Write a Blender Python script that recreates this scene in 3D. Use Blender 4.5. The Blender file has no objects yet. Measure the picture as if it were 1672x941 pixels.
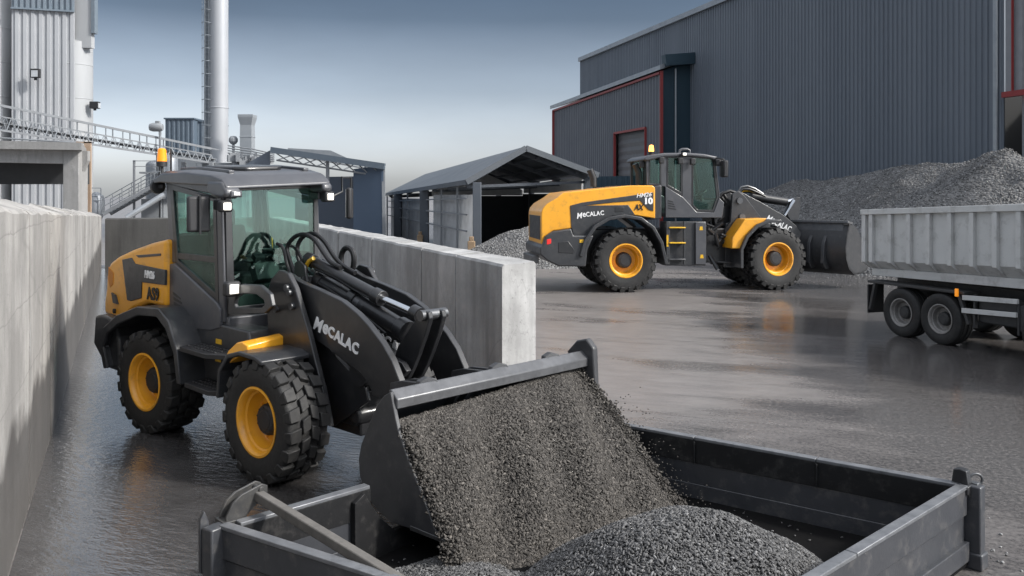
import bpy, bmesh, math, random
import numpy as np
from mathutils import Vector, Matrix, noise as mnoise
random.seed(7); RNG = np.random.default_rng(7)
sc = bpy.context.scene
COL = sc.collection
PI = math.pi; R = math.radians

# ------------------------------------------------------------------ camera
FPX, CXP, YHP, CAMH = 1400.0, 836.0, 320.0, 2.7
cd = bpy.data.cameras.new('camera'); cam = bpy.data.objects.new('camera', cd); COL.objects.link(cam)
cam.location = (0, 0, CAMH); cam.rotation_euler = (R(90), 0, 0)
cd.sensor_width = 36; cd.lens = FPX / 1672 * 36; cd.shift_y = -(470.5 - YHP) / 1672
cd.clip_start = 0.05; cd.clip_end = 3000
sc.camera = cam

def ray(px, py): return Vector(((px - CXP) / FPX, 1.0, -(py - YHP) / FPX))
CAM = Vector((0, 0, CAMH))
def G(px, py, z=0.0):                       # survey: the point at height z seen at this spot of the photo
    r = ray(px, py); return CAM + r * ((z - CAMH) / r.z)
def W(px, py, Y): return CAM + ray(px, py) * Y
class Frame:                                # a vehicle's own axes: x forward, y left, z up
    def __init__(s, ox, oy, deg):
        s.o = Vector((ox, oy, 0)); s.a = R(deg)
        s.dx = Vector((math.cos(s.a), math.sin(s.a), 0)); s.dy = Vector((-math.sin(s.a), math.cos(s.a), 0))
    def loc(s, p): q = p - s.o; return Vector((q.dot(s.dx), q.dot(s.dy), q.z))
    def S(s, px, py, y):                    # on the lengthwise plane at y
        r = ray(px, py); t = (y - (CAM - s.o).dot(s.dy)) / r.dot(s.dy); q = s.loc(CAM + r * t); return (q.x, q.z)
    def X(s, px, py, x):                    # on the crosswise plane at x
        r = ray(px, py); t = (x - (CAM - s.o).dot(s.dx)) / r.dot(s.dx); q = s.loc(CAM + r * t); return (q.y, q.z)
    def P(s, pts, y): return [s.S(a, b, y) for a, b in pts]
    def S3(s, px, py, y): x, z = s.S(px, py, y); return (x, y, z)

# ------------------------------------------------------------------ mesh builder
class MB:
    def __init__(s): s.v = []; s.f = []
    def add(s, vs, fs):
        b = len(s.v); s.v += [tuple(v) for v in vs]; s.f += [tuple(b + i for i in f) for f in fs]; return s
    def box(s, c, d, rz=0, rx=0, ry=0):
        m = Matrix.Rotation(rz, 3, 'Z') @ Matrix.Rotation(ry, 3, 'Y') @ Matrix.Rotation(rx, 3, 'X')
        vs = []
        for k in range(8):
            q = Vector(((k & 1) - .5, ((k >> 1) & 1) - .5, ((k >> 2) & 1) - .5))
            vs.append(Vector(c) + m @ Vector((q.x * d[0], q.y * d[1], q.z * d[2])))
        return s.add(vs, [(0, 2, 3, 1), (4, 5, 7, 6), (0, 1, 5, 4), (2, 6, 7, 3), (0, 4, 6, 2), (1, 3, 7, 5)])
    def bb(s, x0, x1, y0, y1, z0, z1): return s.box(((x0+x1)/2, (y0+y1)/2, (z0+z1)/2), (x1-x0, y1-y0, z1-z0))
    def ext(s, pts, vec):                   # extrude a 3-D polygon
        n = len(pts); v = Vector(vec); p = [Vector(q) for q in pts]
        nn = Vector((0, 0, 0))
        for i in range(n): nn += p[i].cross(p[(i+1) % n])
        if nn.dot(v) > 0: p.reverse()
        vs = p + [q + v for q in p]
        fs = [tuple(range(n)), tuple(range(2*n-1, n-1, -1))] + [(i, i+n, (i+1) % n + n, (i+1) % n) for i in range(n)]
        return s.add(vs, fs)
    def prism(s, pr, y0, y1): return s.ext([(x, y0, z) for x, z in pr], (0, y1-y0, 0))
    def ring(s, outer, inner, vec):         # a frame: outer and inner outlines with as many corners
        n = len(outer); v = Vector(vec); o = [Vector(q) for q in outer]; i_ = [Vector(q) for q in inner]
        nn = Vector((0, 0, 0))
        for i in range(n): nn += o[i].cross(o[(i+1) % n])
        if nn.dot(v) > 0: o.reverse(); i_.reverse()
        vs = o + i_ + [q+v for q in o] + [q+v for q in i_]; fs = []
        for a in range(n):
            b = (a+1) % n
            fs += [(a, b, n+b, n+a), (2*n+b, 2*n+a, 3*n+a, 3*n+b), (b, a, 2*n+a, 2*n+b), (n+a, n+b, 3*n+b, 3*n+a)]
        return s.add(vs, fs)
    def band(s, line, th, y0, y1):          # a bent sheet: open outline in x,z with thickness (inwards = right-hand side)
        n = len(line); inn = []
        for i in range(n):
            a = line[max(i-1, 0)]; b = line[min(i+1, n-1)]
            d = Vector((b[0]-a[0], b[1]-a[1])).normalized(); inn.append((line[i][0]+d.y*th, line[i][1]-d.x*th))
        vs = [(x, y0, z) for x, z in line] + [(x, y0, z) for x, z in inn] + [(x, y1, z) for x, z in line] + [(x, y1, z) for x, z in inn]
        fs = []
        for i in range(n-1):
            j = i+1
            fs += [(i, j, n+j, n+i), (2*n+i, 3*n+i, 3*n+j, 2*n+j), (i, 2*n+i, 2*n+j, j), (n+i, n+j, 3*n+j, 3*n+i)]
        fs += [(0, n, 3*n, 2*n), (n-1, 3*n-1, 4*n-1, 2*n-1)]
        return s.add(vs, fs)
    def tube(s, pts, r, n=10, r2=None):
        p = [Vector(q) for q in pts]; m = len(p); vs = []; fs = []
        up = None
        for i in range(m):
            t = (p[min(i+1, m-1)] - p[max(i-1, 0)]).normalized()
            if up is None:
                up = Vector((0, 0, 1)) if abs(t.z) < .9 else Vector((1, 0, 0))
            a = t.cross(up).normalized(); up = a.cross(t).normalized()
            rr = r if r2 is None else r + (r2-r)*i/(m-1)
            for k in range(n):
                w = 2*PI*k/n; vs.append(p[i] + a*math.cos(w)*rr + up*math.sin(w)*rr)
        for i in range(m-1):
            for k in range(n):
                k2 = (k+1) % n; fs.append((i*n+k, i*n+k2, (i+1)*n+k2, (i+1)*n+k))
        fs.append(tuple(range(n-1, -1, -1))); fs.append(tuple((m-1)*n+k for k in range(n)))
        return s.add(vs, fs)
    def bar(s, a, b, w, h):                 # rectangular bar between two points
        a = Vector(a); b = Vector(b); t = (b-a).normalized()
        up = Vector((0, 0, 1)) if abs(t.z) < .95 else Vector((1, 0, 0))
        x = t.cross(up).normalized(); y = x.cross(t).normalized()
        vs = []
        for q in (a, b):
            vs += [q-x*w/2-y*h/2, q+x*w/2-y*h/2, q+x*w/2+y*h/2, q-x*w/2+y*h/2]
        return s.add(vs, [(3, 2, 1, 0), (4, 5, 6, 7), (0, 1, 5, 4), (1, 2, 6, 5), (2, 3, 7, 6), (3, 0, 4, 7)])
    def lathe(s, prof, axis='z', n=32, c=(0, 0, 0), close=True):   # prof = (radius, along)
        vs = []; fs = []; m = len(prof)
        for r, h in prof:
            for k in range(n):
                w = 2*PI*k/n; a, b = r*math.cos(w), r*math.sin(w)
                vs.append((c[0]+a, c[1]+b, c[2]+h) if axis == 'z' else (c[0]+b, c[1]+h, c[2]+a) if axis == 'y' else (c[0]+h, c[1]+a, c[2]+b))
        for i in range(m-1):
            for k in range(n):
                k2 = (k+1) % n; fs.append((i*n+k, i*n+k2, (i+1)*n+k2, (i+1)*n+k))
        if close:
            fs.append(tuple(range(n-1, -1, -1))); fs.append(tuple((m-1)*n+k for k in range(n)))
        return s.add(vs, fs)
    def build(s, name, mat, parent=None, bevel=0, smooth=35, loc=None, rz=0, recalc=True, seg=2):
        me = bpy.data.meshes.new(name)
        vs = s.v
        if parent is None and loc is None:
            a = np.array(vs); c = (a.min(0)+a.max(0))/2; loc = Vector((c[0], c[1], a[:, 2].min()))
            vs = [(v[0]-loc.x, v[1]-loc.y, v[2]-loc.z) for v in vs]
        me.from_pydata(vs, [], s.f)
        if recalc:
            bm = bmesh.new(); bm.from_mesh(me); bmesh.ops.recalc_face_normals(bm, faces=bm.faces); bm.to_mesh(me); bm.free()
        me.materials.append(mat)
        if smooth:
            me.shade_smooth(); me.set_sharp_from_angle(angle=R(smooth))
        o = bpy.data.objects.new(name, me); COL.objects.link(o)
        if parent: o.parent = parent
        if loc is not None: o.location = loc; o.rotation_euler.z = rz
        if bevel:
            b = o.modifiers.new('bevel', 'BEVEL'); b.width = bevel; b.segments = seg; b.limit_method = 'ANGLE'; b.angle_limit = R(35)
            b.harden_normals = False
        return o

def tag(o, label=None, cat=None, group=None, kind=None):
    if label: o['label'] = label
    if cat: o['category'] = cat
    if group: o['group'] = group
    if kind: o['kind'] = kind
    return o
def empty(name, loc, deg=0, label=None, cat=None, group=None):
    o = bpy.data.objects.new(name, None); COL.objects.link(o); o.location = loc; o.rotation_euler.z = R(deg)
    o.empty_display_size = .2
    return tag(o, label, cat, group)
def copy_tree(o, parent=None):
    c = o.copy(); COL.objects.link(c); c.parent = parent
    for ch in list(o.children): copy_tree(ch, c)
    return c
def lettering(txt, size, mat, parent, org, xd, yd, bold=.0, shear=0, depth=.003, name='lettering', align='LEFT', sx=1.0):
    cu = bpy.data.curves.new('t', 'FONT'); cu.body = txt; cu.size = size; cu.offset = bold; cu.shear = shear; cu.extrude = depth
    cu.align_x = align; cu.resolution_u = 3
    o = bpy.data.objects.new('t', cu); COL.objects.link(o)
    bpy.context.view_layer.update()
    me = bpy.data.meshes.new_from_object(o.evaluated_get(bpy.context.evaluated_depsgraph_get()))
    bpy.data.objects.remove(o); bpy.data.curves.remove(cu)
    x = Vector(xd).normalized(); y = Vector(yd).normalized(); z = x.cross(y)
    for v in me.vertices: v.co = Vector(org) + x*v.co.x*sx + y*v.co.y + z*v.co.z
    me.materials.clear(); me.materials.append(mat); me.name = name
    t = bpy.data.objects.new(name, me); COL.objects.link(t); t.parent = parent
    return t

def wordmark(size, mat, parent, org, xd, yd, bold=.012, depth=.004, sx=1.0):
    """the maker's wordmark: tall leaning M, then rounded small letters, as one mesh"""
    x = Vector(xd).normalized(); y = Vector(yd).normalized(); pen = 0.0; vs = []; fs = []
    for ch, k, sh, drop, gap in (('M', 1.28, .22, -.16, .03), ('e', 1.32, .05, 0, .04), ('C', 1, 0, 0, .05), ('A', 1, 0, 0, .02), ('L', 1, 0, 0, .0), ('A', 1, 0, 0, .05), ('C', 1, 0, 0, 0)):
        t = lettering(ch, size*k, mat, None, (0, 0, 0), (1, 0, 0), (0, 1, 0), bold, sh, depth, 'lettering')
        co = [v.co.copy() for v in t.data.vertices]; x0 = min(c.x for c in co); x1 = max(c.x for c in co); b = len(vs)
        vs += [(c.x-x0+pen, c.y+drop*size, c.z) for c in co]; fs += [tuple(b+i for i in p.vertices) for p in t.data.polygons]
        pen += x1-x0+gap*size; me = t.data; bpy.data.objects.remove(t); bpy.data.meshes.remove(me)
    z = x.cross(y); me = bpy.data.meshes.new('lettering'); me.from_pydata([tuple(Vector(org)+x*a*sx+y*b_+z*c) for a, b_, c in vs], [], fs); me.materials.append(mat)
    o = bpy.data.objects.new('lettering', me); COL.objects.link(o); o.parent = parent; return o
# ------------------------------------------------------------------ materials
def nm(name):
    m = bpy.data.materials.new(name); m.use_nodes = True; nt = m.node_tree
    return m, nt, nt.nodes['Principled BSDF']
def N(nt, t, **k):
    n = nt.nodes.new(t)
    for a, b in k.items(): setattr(n, a, b)
    return n
def noise(nt, vec, scale, detail=4, rough=.55, mapsc=None):
    if mapsc:
        mp = N(nt, 'ShaderNodeMapping'); mp.inputs['Scale'].default_value = mapsc; nt.links.new(vec, mp.inputs[0]); vec = mp.outputs[0]
    n = N(nt, 'ShaderNodeTexNoise'); n.inputs['Scale'].default_value = scale; n.inputs['Detail'].default_value = detail
    n.inputs['Roughness'].default_value = rough; nt.links.new(vec, n.inputs['Vector']); return n.outputs['Fac']
def ramp(nt, fac, stops):
    r = N(nt, 'ShaderNodeValToRGB'); e = r.color_ramp.elements
    while len(e) < len(stops): e.new(.5)
    for i, (p, c) in enumerate(stops):
        e[i].position = p; e[i].color = (c, c, c, 1) if isinstance(c, (int, float)) else (*c, 1)
    nt.links.new(fac, r.inputs[0]); return r.outputs[0]
def mixc(nt, fac, a, b, mode='MIX'):
    m = N(nt, 'ShaderNodeMix', data_type='RGBA', blend_type=mode)
    for sck, v in ((0, fac), (6, a), (7, b)):
        if isinstance(v, (int, float)): m.inputs[sck].default_value = v
        elif isinstance(v, tuple): m.inputs[sck].default_value = (*v, 1)
        else: nt.links.new(v, m.inputs[sck])
    return m.outputs[2]
def math_(nt, op, a, b=None, c=None):
    m = N(nt, 'ShaderNodeMath', operation=op)
    for i, v in enumerate((a, b, c)):
        if v is None: continue
        if isinstance(v, (int, float)): m.inputs[i].default_value = v
        else: nt.links.new(v, m.inputs[i])
    return m.outputs[0]
def bump(nt, bs, h, strength, dist=.01, prev=None):
    b = N(nt, 'ShaderNodeBump'); b.inputs['Strength'].default_value = strength; b.inputs['Distance'].default_value = dist
    nt.links.new(h, b.inputs['Height'])
    if prev: nt.links.new(prev, b.inputs['Normal'])
    nt.links.new(b.outputs[0], bs.inputs['Normal']); return b.outputs[0]
def OC(nt): return N(nt, 'ShaderNodeTexCoord').outputs['Object']
def mat(name, c1, c2=None, rough=.5, r2=None, metal=0, scale=3, bmp=0, bscale=60, bdist=.005, coat=0, dirt=None, dirtamt=.5, mapsc=None, spec=.5):
    m, nt, b = nm(name); v = OC(nt); c2 = c2 or tuple(x*.8 for x in c1); r2 = rough if r2 is None else r2
    f = noise(nt, v, scale, 5, .6, mapsc); f = ramp(nt, f, [(.3, 0.0), (.7, 1.0)])
    col = mixc(nt, f, c1, c2)
    if dirt:
        d = noise(nt, v, scale*2.3, 8, .7); d = ramp(nt, d, [(.52, 0.0), (.75, dirtamt)]); col = mixc(nt, d, col, dirt)
    nt.links.new(col, b.inputs['Base Color'])
    rr = noise(nt, v, scale*3.1, 5, .6); rr = math_(nt, 'MULTIPLY_ADD', rr, (r2-rough)*1.6, rough-(r2-rough)*.3); nt.links.new(rr, b.inputs['Roughness'])
    b.inputs['Metallic'].default_value = metal; b.inputs['Coat Weight'].default_value = coat; b.inputs['Coat Roughness'].default_value = .12
    b.inputs['Specular IOR Level'].default_value = spec
    if bmp: bump(nt, b, noise(nt, v, bscale, 4, .6), bmp, bdist)
    return m
def emit(name, c, s, base=(.8, .8, .8)):
    m, nt, b = nm(name); b.inputs['Base Color'].default_value = (*base, 1); b.inputs['Emission Color'].default_value = (*c, 1); b.inputs['Emission Strength'].default_value = s
    b.inputs['Roughness'].default_value = .2
    return m
def glass(name, tint, refl=.12, rough=.02):
    m, nt, b = nm(name); nt.nodes.remove(b); out = nt.nodes['Material Output']
    t = N(nt, 'ShaderNodeBsdfTransparent'); t.inputs[0].default_value = (*tint, 1)
    g = N(nt, 'ShaderNodeBsdfGlossy'); g.inputs['Roughness'].default_value = rough; g.inputs[0].default_value = (.8, .95, .92, 1)
    lw = N(nt, 'ShaderNodeLayerWeight'); lw.inputs[0].default_value = .5
    fac = math_(nt, 'MULTIPLY_ADD', math_(nt, 'POWER', lw.outputs['Facing'], 4.0), .42, refl*.4)
    mx = N(nt, 'ShaderNodeMixShader'); nt.links.new(fac, mx.inputs[0]); nt.links.new(t.outputs[0], mx.inputs[1]); nt.links.new(g.outputs[0], mx.inputs[2])
    nt.links.new(mx.outputs[0], out.inputs[0]); return m

def concrete(name, c1, c2, streak=.5, damp_shade=None, smear=0):
    m, nt, b = nm(name); v = OC(nt)
    big = ramp(nt, noise(nt, v, .9, 6, .65), [(.3, 0.0), (.72, 1.0)])
    col = mixc(nt, big, c1, c2)
    st = ramp(nt, noise(nt, v, 2.0, 6, .65, (1.6, 1.6, .16)), [(.45, 0.0), (.7, streak)])
    col = mixc(nt, st, col, tuple(x*.42 for x in c2))
    pale = ramp(nt, noise(nt, v, 1.6, 8, .72, (1.2, 1.2, .5)), [(.56, 0.0), (.74, .55)])
    col = mixc(nt, pale, col, tuple(min(.62, x*1.5) for x in c1))
    pits = ramp(nt, noise(nt, v, 26, 4, .7), [(.60, 0.0), (.72, .75)])
    col = mixc(nt, pits, col, tuple(x*.3 for x in c2))
    if smear:                                   # horizontal pour lines and hairline cracks
        sz = N(nt, 'ShaderNodeSeparateXYZ'); nt.links.new(v, sz.inputs[0])
        zz = math_(nt, 'ADD', sz.outputs[2], math_(nt, 'MULTIPLY', noise(nt, v, 1.3, 3, .5), .12)); fr_ = math_(nt, 'FRACT', math_(nt, 'MULTIPLY', zz, 1/smear))
        ln = ramp(nt, fr_, [(0.0, .55), (.03, 0.0), (1.0, 0.0)]); col = mixc(nt, ln, col, tuple(x*.4 for x in c2))
        vc = N(nt, 'ShaderNodeTexVoronoi', feature='DISTANCE_TO_EDGE'); vc.inputs['Scale'].default_value = .38; wv = mixc(nt, .30, v, N(nt, 'ShaderNodeTexNoise').outputs['Color']); nt.links.new(wv, vc.inputs['Vector'])
        ck = ramp(nt, vc.outputs['Distance'], [(0.0, .28), (.004, 0.0), (1.0, 0.0)]); col = mixc(nt, ck, col, tuple(x*.3 for x in c2))
        bl = ramp(nt, noise(nt, v, .55, 7, .7, (1.0, 1.0, .8)), [(.40, 0.0), (.60, .72)]); col = mixc(nt, bl, col, tuple(x*.55 for x in c2))
    rg = None
    if damp_shade:  # lower wall darkened: wet splash plus a cast-shadow edge painted into the colour
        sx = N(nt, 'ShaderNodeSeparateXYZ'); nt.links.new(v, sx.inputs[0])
        z0, z1, L = damp_shade
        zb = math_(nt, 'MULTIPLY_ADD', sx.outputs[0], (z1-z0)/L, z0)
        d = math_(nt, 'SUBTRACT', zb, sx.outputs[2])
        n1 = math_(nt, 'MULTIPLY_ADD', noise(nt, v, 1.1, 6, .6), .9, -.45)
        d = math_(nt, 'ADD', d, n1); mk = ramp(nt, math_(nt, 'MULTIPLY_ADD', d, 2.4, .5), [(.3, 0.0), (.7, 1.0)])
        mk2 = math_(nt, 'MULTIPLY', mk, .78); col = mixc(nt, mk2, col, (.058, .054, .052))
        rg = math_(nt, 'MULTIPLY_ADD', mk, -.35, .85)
    nt.links.new(col, b.inputs['Base Color'])
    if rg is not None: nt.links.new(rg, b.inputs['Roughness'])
    else: b.inputs['Roughness'].default_value = .85
    p = bump(nt, b, noise(nt, v, 60, 5, .7), .35, .004)
    bump(nt, b, noise(nt, v, 7, 5, .6), .3, .015, p)
    return m

YEL = mat('yellow_paint', (.80, .37, .022), (.72, .32, .018), .30, .42, scale=2, dirt=(.17, .105, .05), dirtamt=.5, coat=.25, bmp=.04, bscale=90)
CHAR = mat('charcoal_paint', (.022, .0235, .027), (.034, .0355, .039), .32, .55, scale=3, dirt=(.095, .088, .08), dirtamt=.42, coat=.2, bmp=.05, bscale=90)
BLK = mat('black_paint', (.012, .0125, .014), (.020, .020, .022), .30, .5, scale=3, dirt=(.07, .066, .06), dirtamt=.3, coat=.25, bmp=.05, bscale=80)
CABG = mat('cab_grey_paint', (.050, .052, .059), (.070, .072, .080), .32, .48, scale=2, dirt=(.16, .15, .14), dirtamt=.25, coat=.25, bmp=.03, bscale=90)
PLAS = mat('black_plastic', (.016, .016, .018), (.025, .025, .027), .5, .65, scale=6, bmp=.1, bscale=200, bdist=.002)
RUB = mat('tyre_rubber', (.011, .011, .0115), (.019, .0185, .018), .55, .75, scale=7, dirt=(.055, .05, .045), dirtamt=.45, bmp=.25, bscale=70, bdist=.004)
HOSE = mat('hose_rubber', (.010, .010, .011), None, .38, .5)
CHROME = mat('chrome_rod', (.75, .77, .80), (.6, .62, .65), .12, .2, metal=1)
STEEL = mat('worn_steel', (.16, .165, .17), (.10, .10, .105), .3, .45, metal=.8, scale=6, dirt=(.07, .05, .035), dirtamt=.5, bmp=.1, bscale=40)
BUCK = mat('bucket_paint', (.030, .031, .034), (.044, .045, .048), .36, .5, scale=4, dirt=(.12, .115, .11), dirtamt=.4, bmp=.1, bscale=60)
LIP = mat('bucket_lip_steel', (.085, .087, .092), (.13, .132, .138), .32, .45, metal=.3, scale=7, dirt=(.05, .048, .045), dirtamt=.5, bmp=.12, bscale=50)
WHT = mat('white_lettering', (.78, .78, .78), (.72, .72, .72), .4)
BLKT = mat('black_lettering', (.012, .012, .014), None, .4)
YST = mat('yellow_sticker', (.72, .42, .02), None, .4)
SEAT = mat('seat_fabric', (.006, .006, .007), (.010, .010, .011), .9, bmp=.3, bscale=150)
TRIM = mat('cab_trim', (.022, .024, .024), (.032, .034, .034), .7)
CGL = glass('tinted_cab_glass', (.72, .85, .81), .08)
LENS = emit('work_lamp_lens', (1, .94, .82), 2.2)
LENS2 = emit('dim_lamp_lens', (1, .93, .8), .7)
LENSO = mat('lamp_glass', (.5, .5, .5), (.35, .35, .36), .08, .15, metal=.6)
AMB = emit('amber_beacon', (1, .33, .02), .35, (.8, .25, .01))
AMB2 = emit('lit_amber_beacon', (1, .42, .10), 2.2, (.8, .25, .01))
REDL = emit('red_lamp', (1, .04, .03), .2, (.5, .02, .02))
MIRR = mat('mirror_face', (.5, .52, .55), None, .05, metal=1)
# ------------------------------------------------------------------ wheels
def tyre_mb(Rr, Wd, rimR, n=20, rows=True):
    t = MB(); W2 = Wd/2
    half = [(rimR, .84), (rimR+.025*Rr, .93), (Rr*.66, 1.0), (Rr*.80, 1.02), (Rr*.89, .97), (Rr*.92, .88), (Rr*.925, .5), (Rr*.928, 0)]
    prof = [(r, -a*W2) for r, a in half] + [(r, a*W2) for r, a in half[-2::-1]]
    t.lathe(prof, 'y', 56, close=False)
    p = 2*PI/n
    def blk(vs): t.add(vs, [(0, 1, 2, 3), (4, 7, 6, 5), (0, 4, 5, 1), (1, 5, 6, 2), (2, 6, 7, 3), (3, 7, 4, 0)])
    def pt(r, y, a): return (r*math.sin(a), y*W2, r*math.cos(a))
    for i in range(n):
        for sd in (-1, 1):
            a = p*(i + (.5 if sd > 0 else 0))
            def quad(y0, y1, ra, rb, base0, base1, sk0, sk1, h0, h1):
                top = [pt(ra, sd*y0, a+sk0-h0), pt(rb, sd*y1, a+sk1-h1), pt(rb, sd*y1, a+sk1+h1), pt(ra, sd*y0, a+sk0+h0)]
                bot = [pt(base0, sd*y0*.985, a+sk0-h0*1.12), pt(base1, sd*y1*.985, a+sk1-h1*1.12), pt(base1, sd*y1*.985, a+sk1+h1*1.12), pt(base0, sd*y0*.985, a+sk0+h0*1.12)]
                blk(top+bot)
            quad(.03, .40, Rr, Rr*.998, Rr*.92, Rr*.92, -.12*p, .08*p, .31*p, .33*p)          # middle block
            quad(.48, .97, Rr*.997, Rr*.982, Rr*.91, Rr*.89, .40*p, .50*p, .33*p, .29*p)      # shoulder block
            # shoulder drop on the sidewall
            h = .30*p; s0 = .50*p
            o1 = [pt(Rr*.982, sd*.97, a+s0-h), pt(Rr*.84, sd*1.05, a+s0-h*.75), pt(Rr*.84, sd*1.05, a+s0+h*.75), pt(Rr*.982, sd*.97, a+s0+h)]
            o2 = [pt(Rr*.90, sd*.9, a+s0-h), pt(Rr*.82, sd*1.0, a+s0-h*.75), pt(Rr*.82, sd*1.0, a+s0+h*.75), pt(Rr*.90, sd*.9, a+s0+h)]
            blk(o1+o2)
    return t
def rim_mb(Rr, Wd, s):      # s = -1: outside faces -y
    W2 = Wd/2
    pr = [(Rr*1.0, .80), (Rr*1.05, .90), (Rr*1.05, .96), (Rr*.985, .97), (Rr*.93, .90), (Rr*.90, .66), (Rr*.84, .60), (Rr*.80, .14), (Rr*.74, .06), (Rr*.50, .06), (Rr*.46, .12), (0.001, .12)]
    m = MB(); m.lathe([(r, s*a*W2) for r, a in pr], 'y', 48, close=False)
    m.lathe([(Rr*1.0, s*.80*W2), (Rr*.9, -s*.5*W2), (Rr*1.02, -s*.9*W2), (.01, -s*.6*W2)], 'y', 32, close=False)
    for k in range(8):
        a = 2*PI*k/8; c = (Rr*.66*math.sin(a), s*.075*W2, Rr*.66*math.cos(a))
        m.lathe([(Rr*.05, -.012), (Rr*.05, .012)], 'y', 8, c)
    return m
def hub_mb(Rr, Wd, s):
    W2 = Wd/2; pr = [(Rr*.50, .10), (Rr*.47, .40), (Rr*.42, .50), (Rr*.36, .53), (Rr*.30, .53), (Rr*.28, .56), (.001, .56)]
    m = MB(); m.lathe([(r, s*a*W2) for r, a in pr], 'y', 28, close=False)
    for k in range(10):
        a = 2*PI*k/10; m.lathe([(Rr*.025, s*.44*W2), (Rr*.025, s*.545*W2)], 'y', 6, (Rr*.39*math.sin(a), 0, Rr*.36*math.cos(a)))
    return m
def wheels(parent, spots, Rr, Wd, rimR, n, rimmat, hubmat, mb=tyre_mb):
    proto = {}
    for x, yc, s, steer in spots:
        if s not in proto:
            w = rim_mb(rimR, Wd, s).build('wheel', rimmat, parent, smooth=40)
            mb(Rr, Wd, rimR, n).build('tyre', RUB, w, smooth=30, bevel=.006 if Rr < .8 and mb is tyre_mb else 0, seg=1)
            hub_mb(rimR, Wd, s).build('hub', hubmat, w, smooth=40)
            proto[s] = w
        else: w = copy_tree(proto[s], parent)
        w.location = (x, yc, Rr*.985); w.rotation_euler = (0, R(random.uniform(0, 90)), R(steer))

# ------------------------------------------------------------------ near loader
NF = Frame(-1.705, 8.76, -44)
nl = empty('wheel_loader', NF.o, -44, 'yellow and charcoal wheel loader tipping gravel into the trailer, between two concrete walls', 'wheel loader', 'wheel loaders')
S = NF.S; P = NF.P
wheels(nl, [(0, -.80, -1, 3), (0, .80, 1, 3), (-2.5, -.80, -1, 7), (-2.5, .80, 1, 7)], .59, .45, .315, 19, YEL, PLAS)

# rear body
hood = [(270, 391), (245, 397), (215, 408), (192, 419), (179, 429), (174, 450), (173, 470), (170, 492), (170, 513), (186, 521), (200, 523), (216, 506), (240, 496), (270, 503)]
hb = P(hood, -.80)
h = MB().prism(hb, -.80, .60); h.build('engine_hood', YEL, nl, bevel=.05, seg=3)
dark = [(199, 424), (214, 421), (220, 431), (269, 441), (269, 466), (231, 461), (230, 487), (213, 492), (207, 490)]
MB().ext([(x, -.812, z) for x, z in P(dark, -.812)], (0, .03, 0)).build('side_panel', CHAR, nl, bevel=.006)
MB().ext([(x, -.808, z) for x, z in P([(221, 417), (262, 414), (262, 418), (226, 421)], -.808)], (0, .02, 0)).build('hood_vent', CHAR, nl, bevel=.004)
MB().prism(P([(181, 478), (187, 482), (191, 497), (184, 495)], -.825), -.825, -.74).build('rear_lamp_recess', BLK, nl, bevel=.004)
MB().prism(P([(177, 436), (185, 446), (184, 465), (179, 470), (176, 455)], -.806), -.806, -.7).build('corner_recess_shade', mat('yellow_recess_shade', (.55, .2, .01), None, .5), nl, bevel=.004)  # plate in darker yellow: shade of a recess put into the colour
m = MB(); c = NF.S3(187, 508, -.81); m.lathe([(.03, -.015), (.03, .02)], 'y', 14, c); m.build('reflector', PLAS, nl)
m = MB()
for k in range(7): m.box((-4.02+.012*k, 0, 1.35+.075*k), (.03, 1.1, .03))
m.build('rear_grille', BLK, nl)
def s_text(txt, px0, px1, y, size, mt, bold=0, shear=0, fr=NF, par=nl, sx=1.0, name='lettering', dep=.004):
    a = fr.S(*px0, y); b = fr.S(*px1, y); d = Vector((b[0]-a[0], 0, b[1]-a[1])).normalized(); u = Vector((-d.z, 0, d.x))
    return lettering(txt, size, mt, par, (a[0], y, a[1]), d, u, bold, shear, dep, name, sx=sx)
s_text('HM26', (236, 453), (259, 457), -.817, .12, WHT, .004, .1, sx=.9)
s_text('AS9', (240, 488), (266, 492), -.809, .20, BLKT, .006, 0, sx=1.0)
# counterweight
MB().prism([(-4.22, .80), (-4.16, 1.17), (-3.95, 1.2), (-3.60, 1.17), (-3.42, .95), (-3.40, .55), (-3.8, .55)], -.93, .93).build('counterweight', CHAR, nl, bevel=.04, seg=3)
# rear fender
rf = [(-3.60, .58), (-3.74, .84), (-3.60, 1.09), (-3.22, 1.27), (-2.62, 1.43), (-2.05, 1.46), (-1.80, 1.34), (-1.60, 1.05), (-1.52, .70)]
for s in (-1, 1):
    m = MB(); m.band(rf, .05, s*1.02, s*.45); m.prism(rf + [(-1.6, .7), (-1.68, 1.02), (-1.87, 1.25), (-2.1, 1.36), (-2.6, 1.33), (-3.17, 1.17), (-3.50, 1.02), (-3.62, .84), (-3.5, .6)], s*1.035, s*.99)
    m.build('rear_fender', CHAR, nl, bevel=.012)
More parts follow.
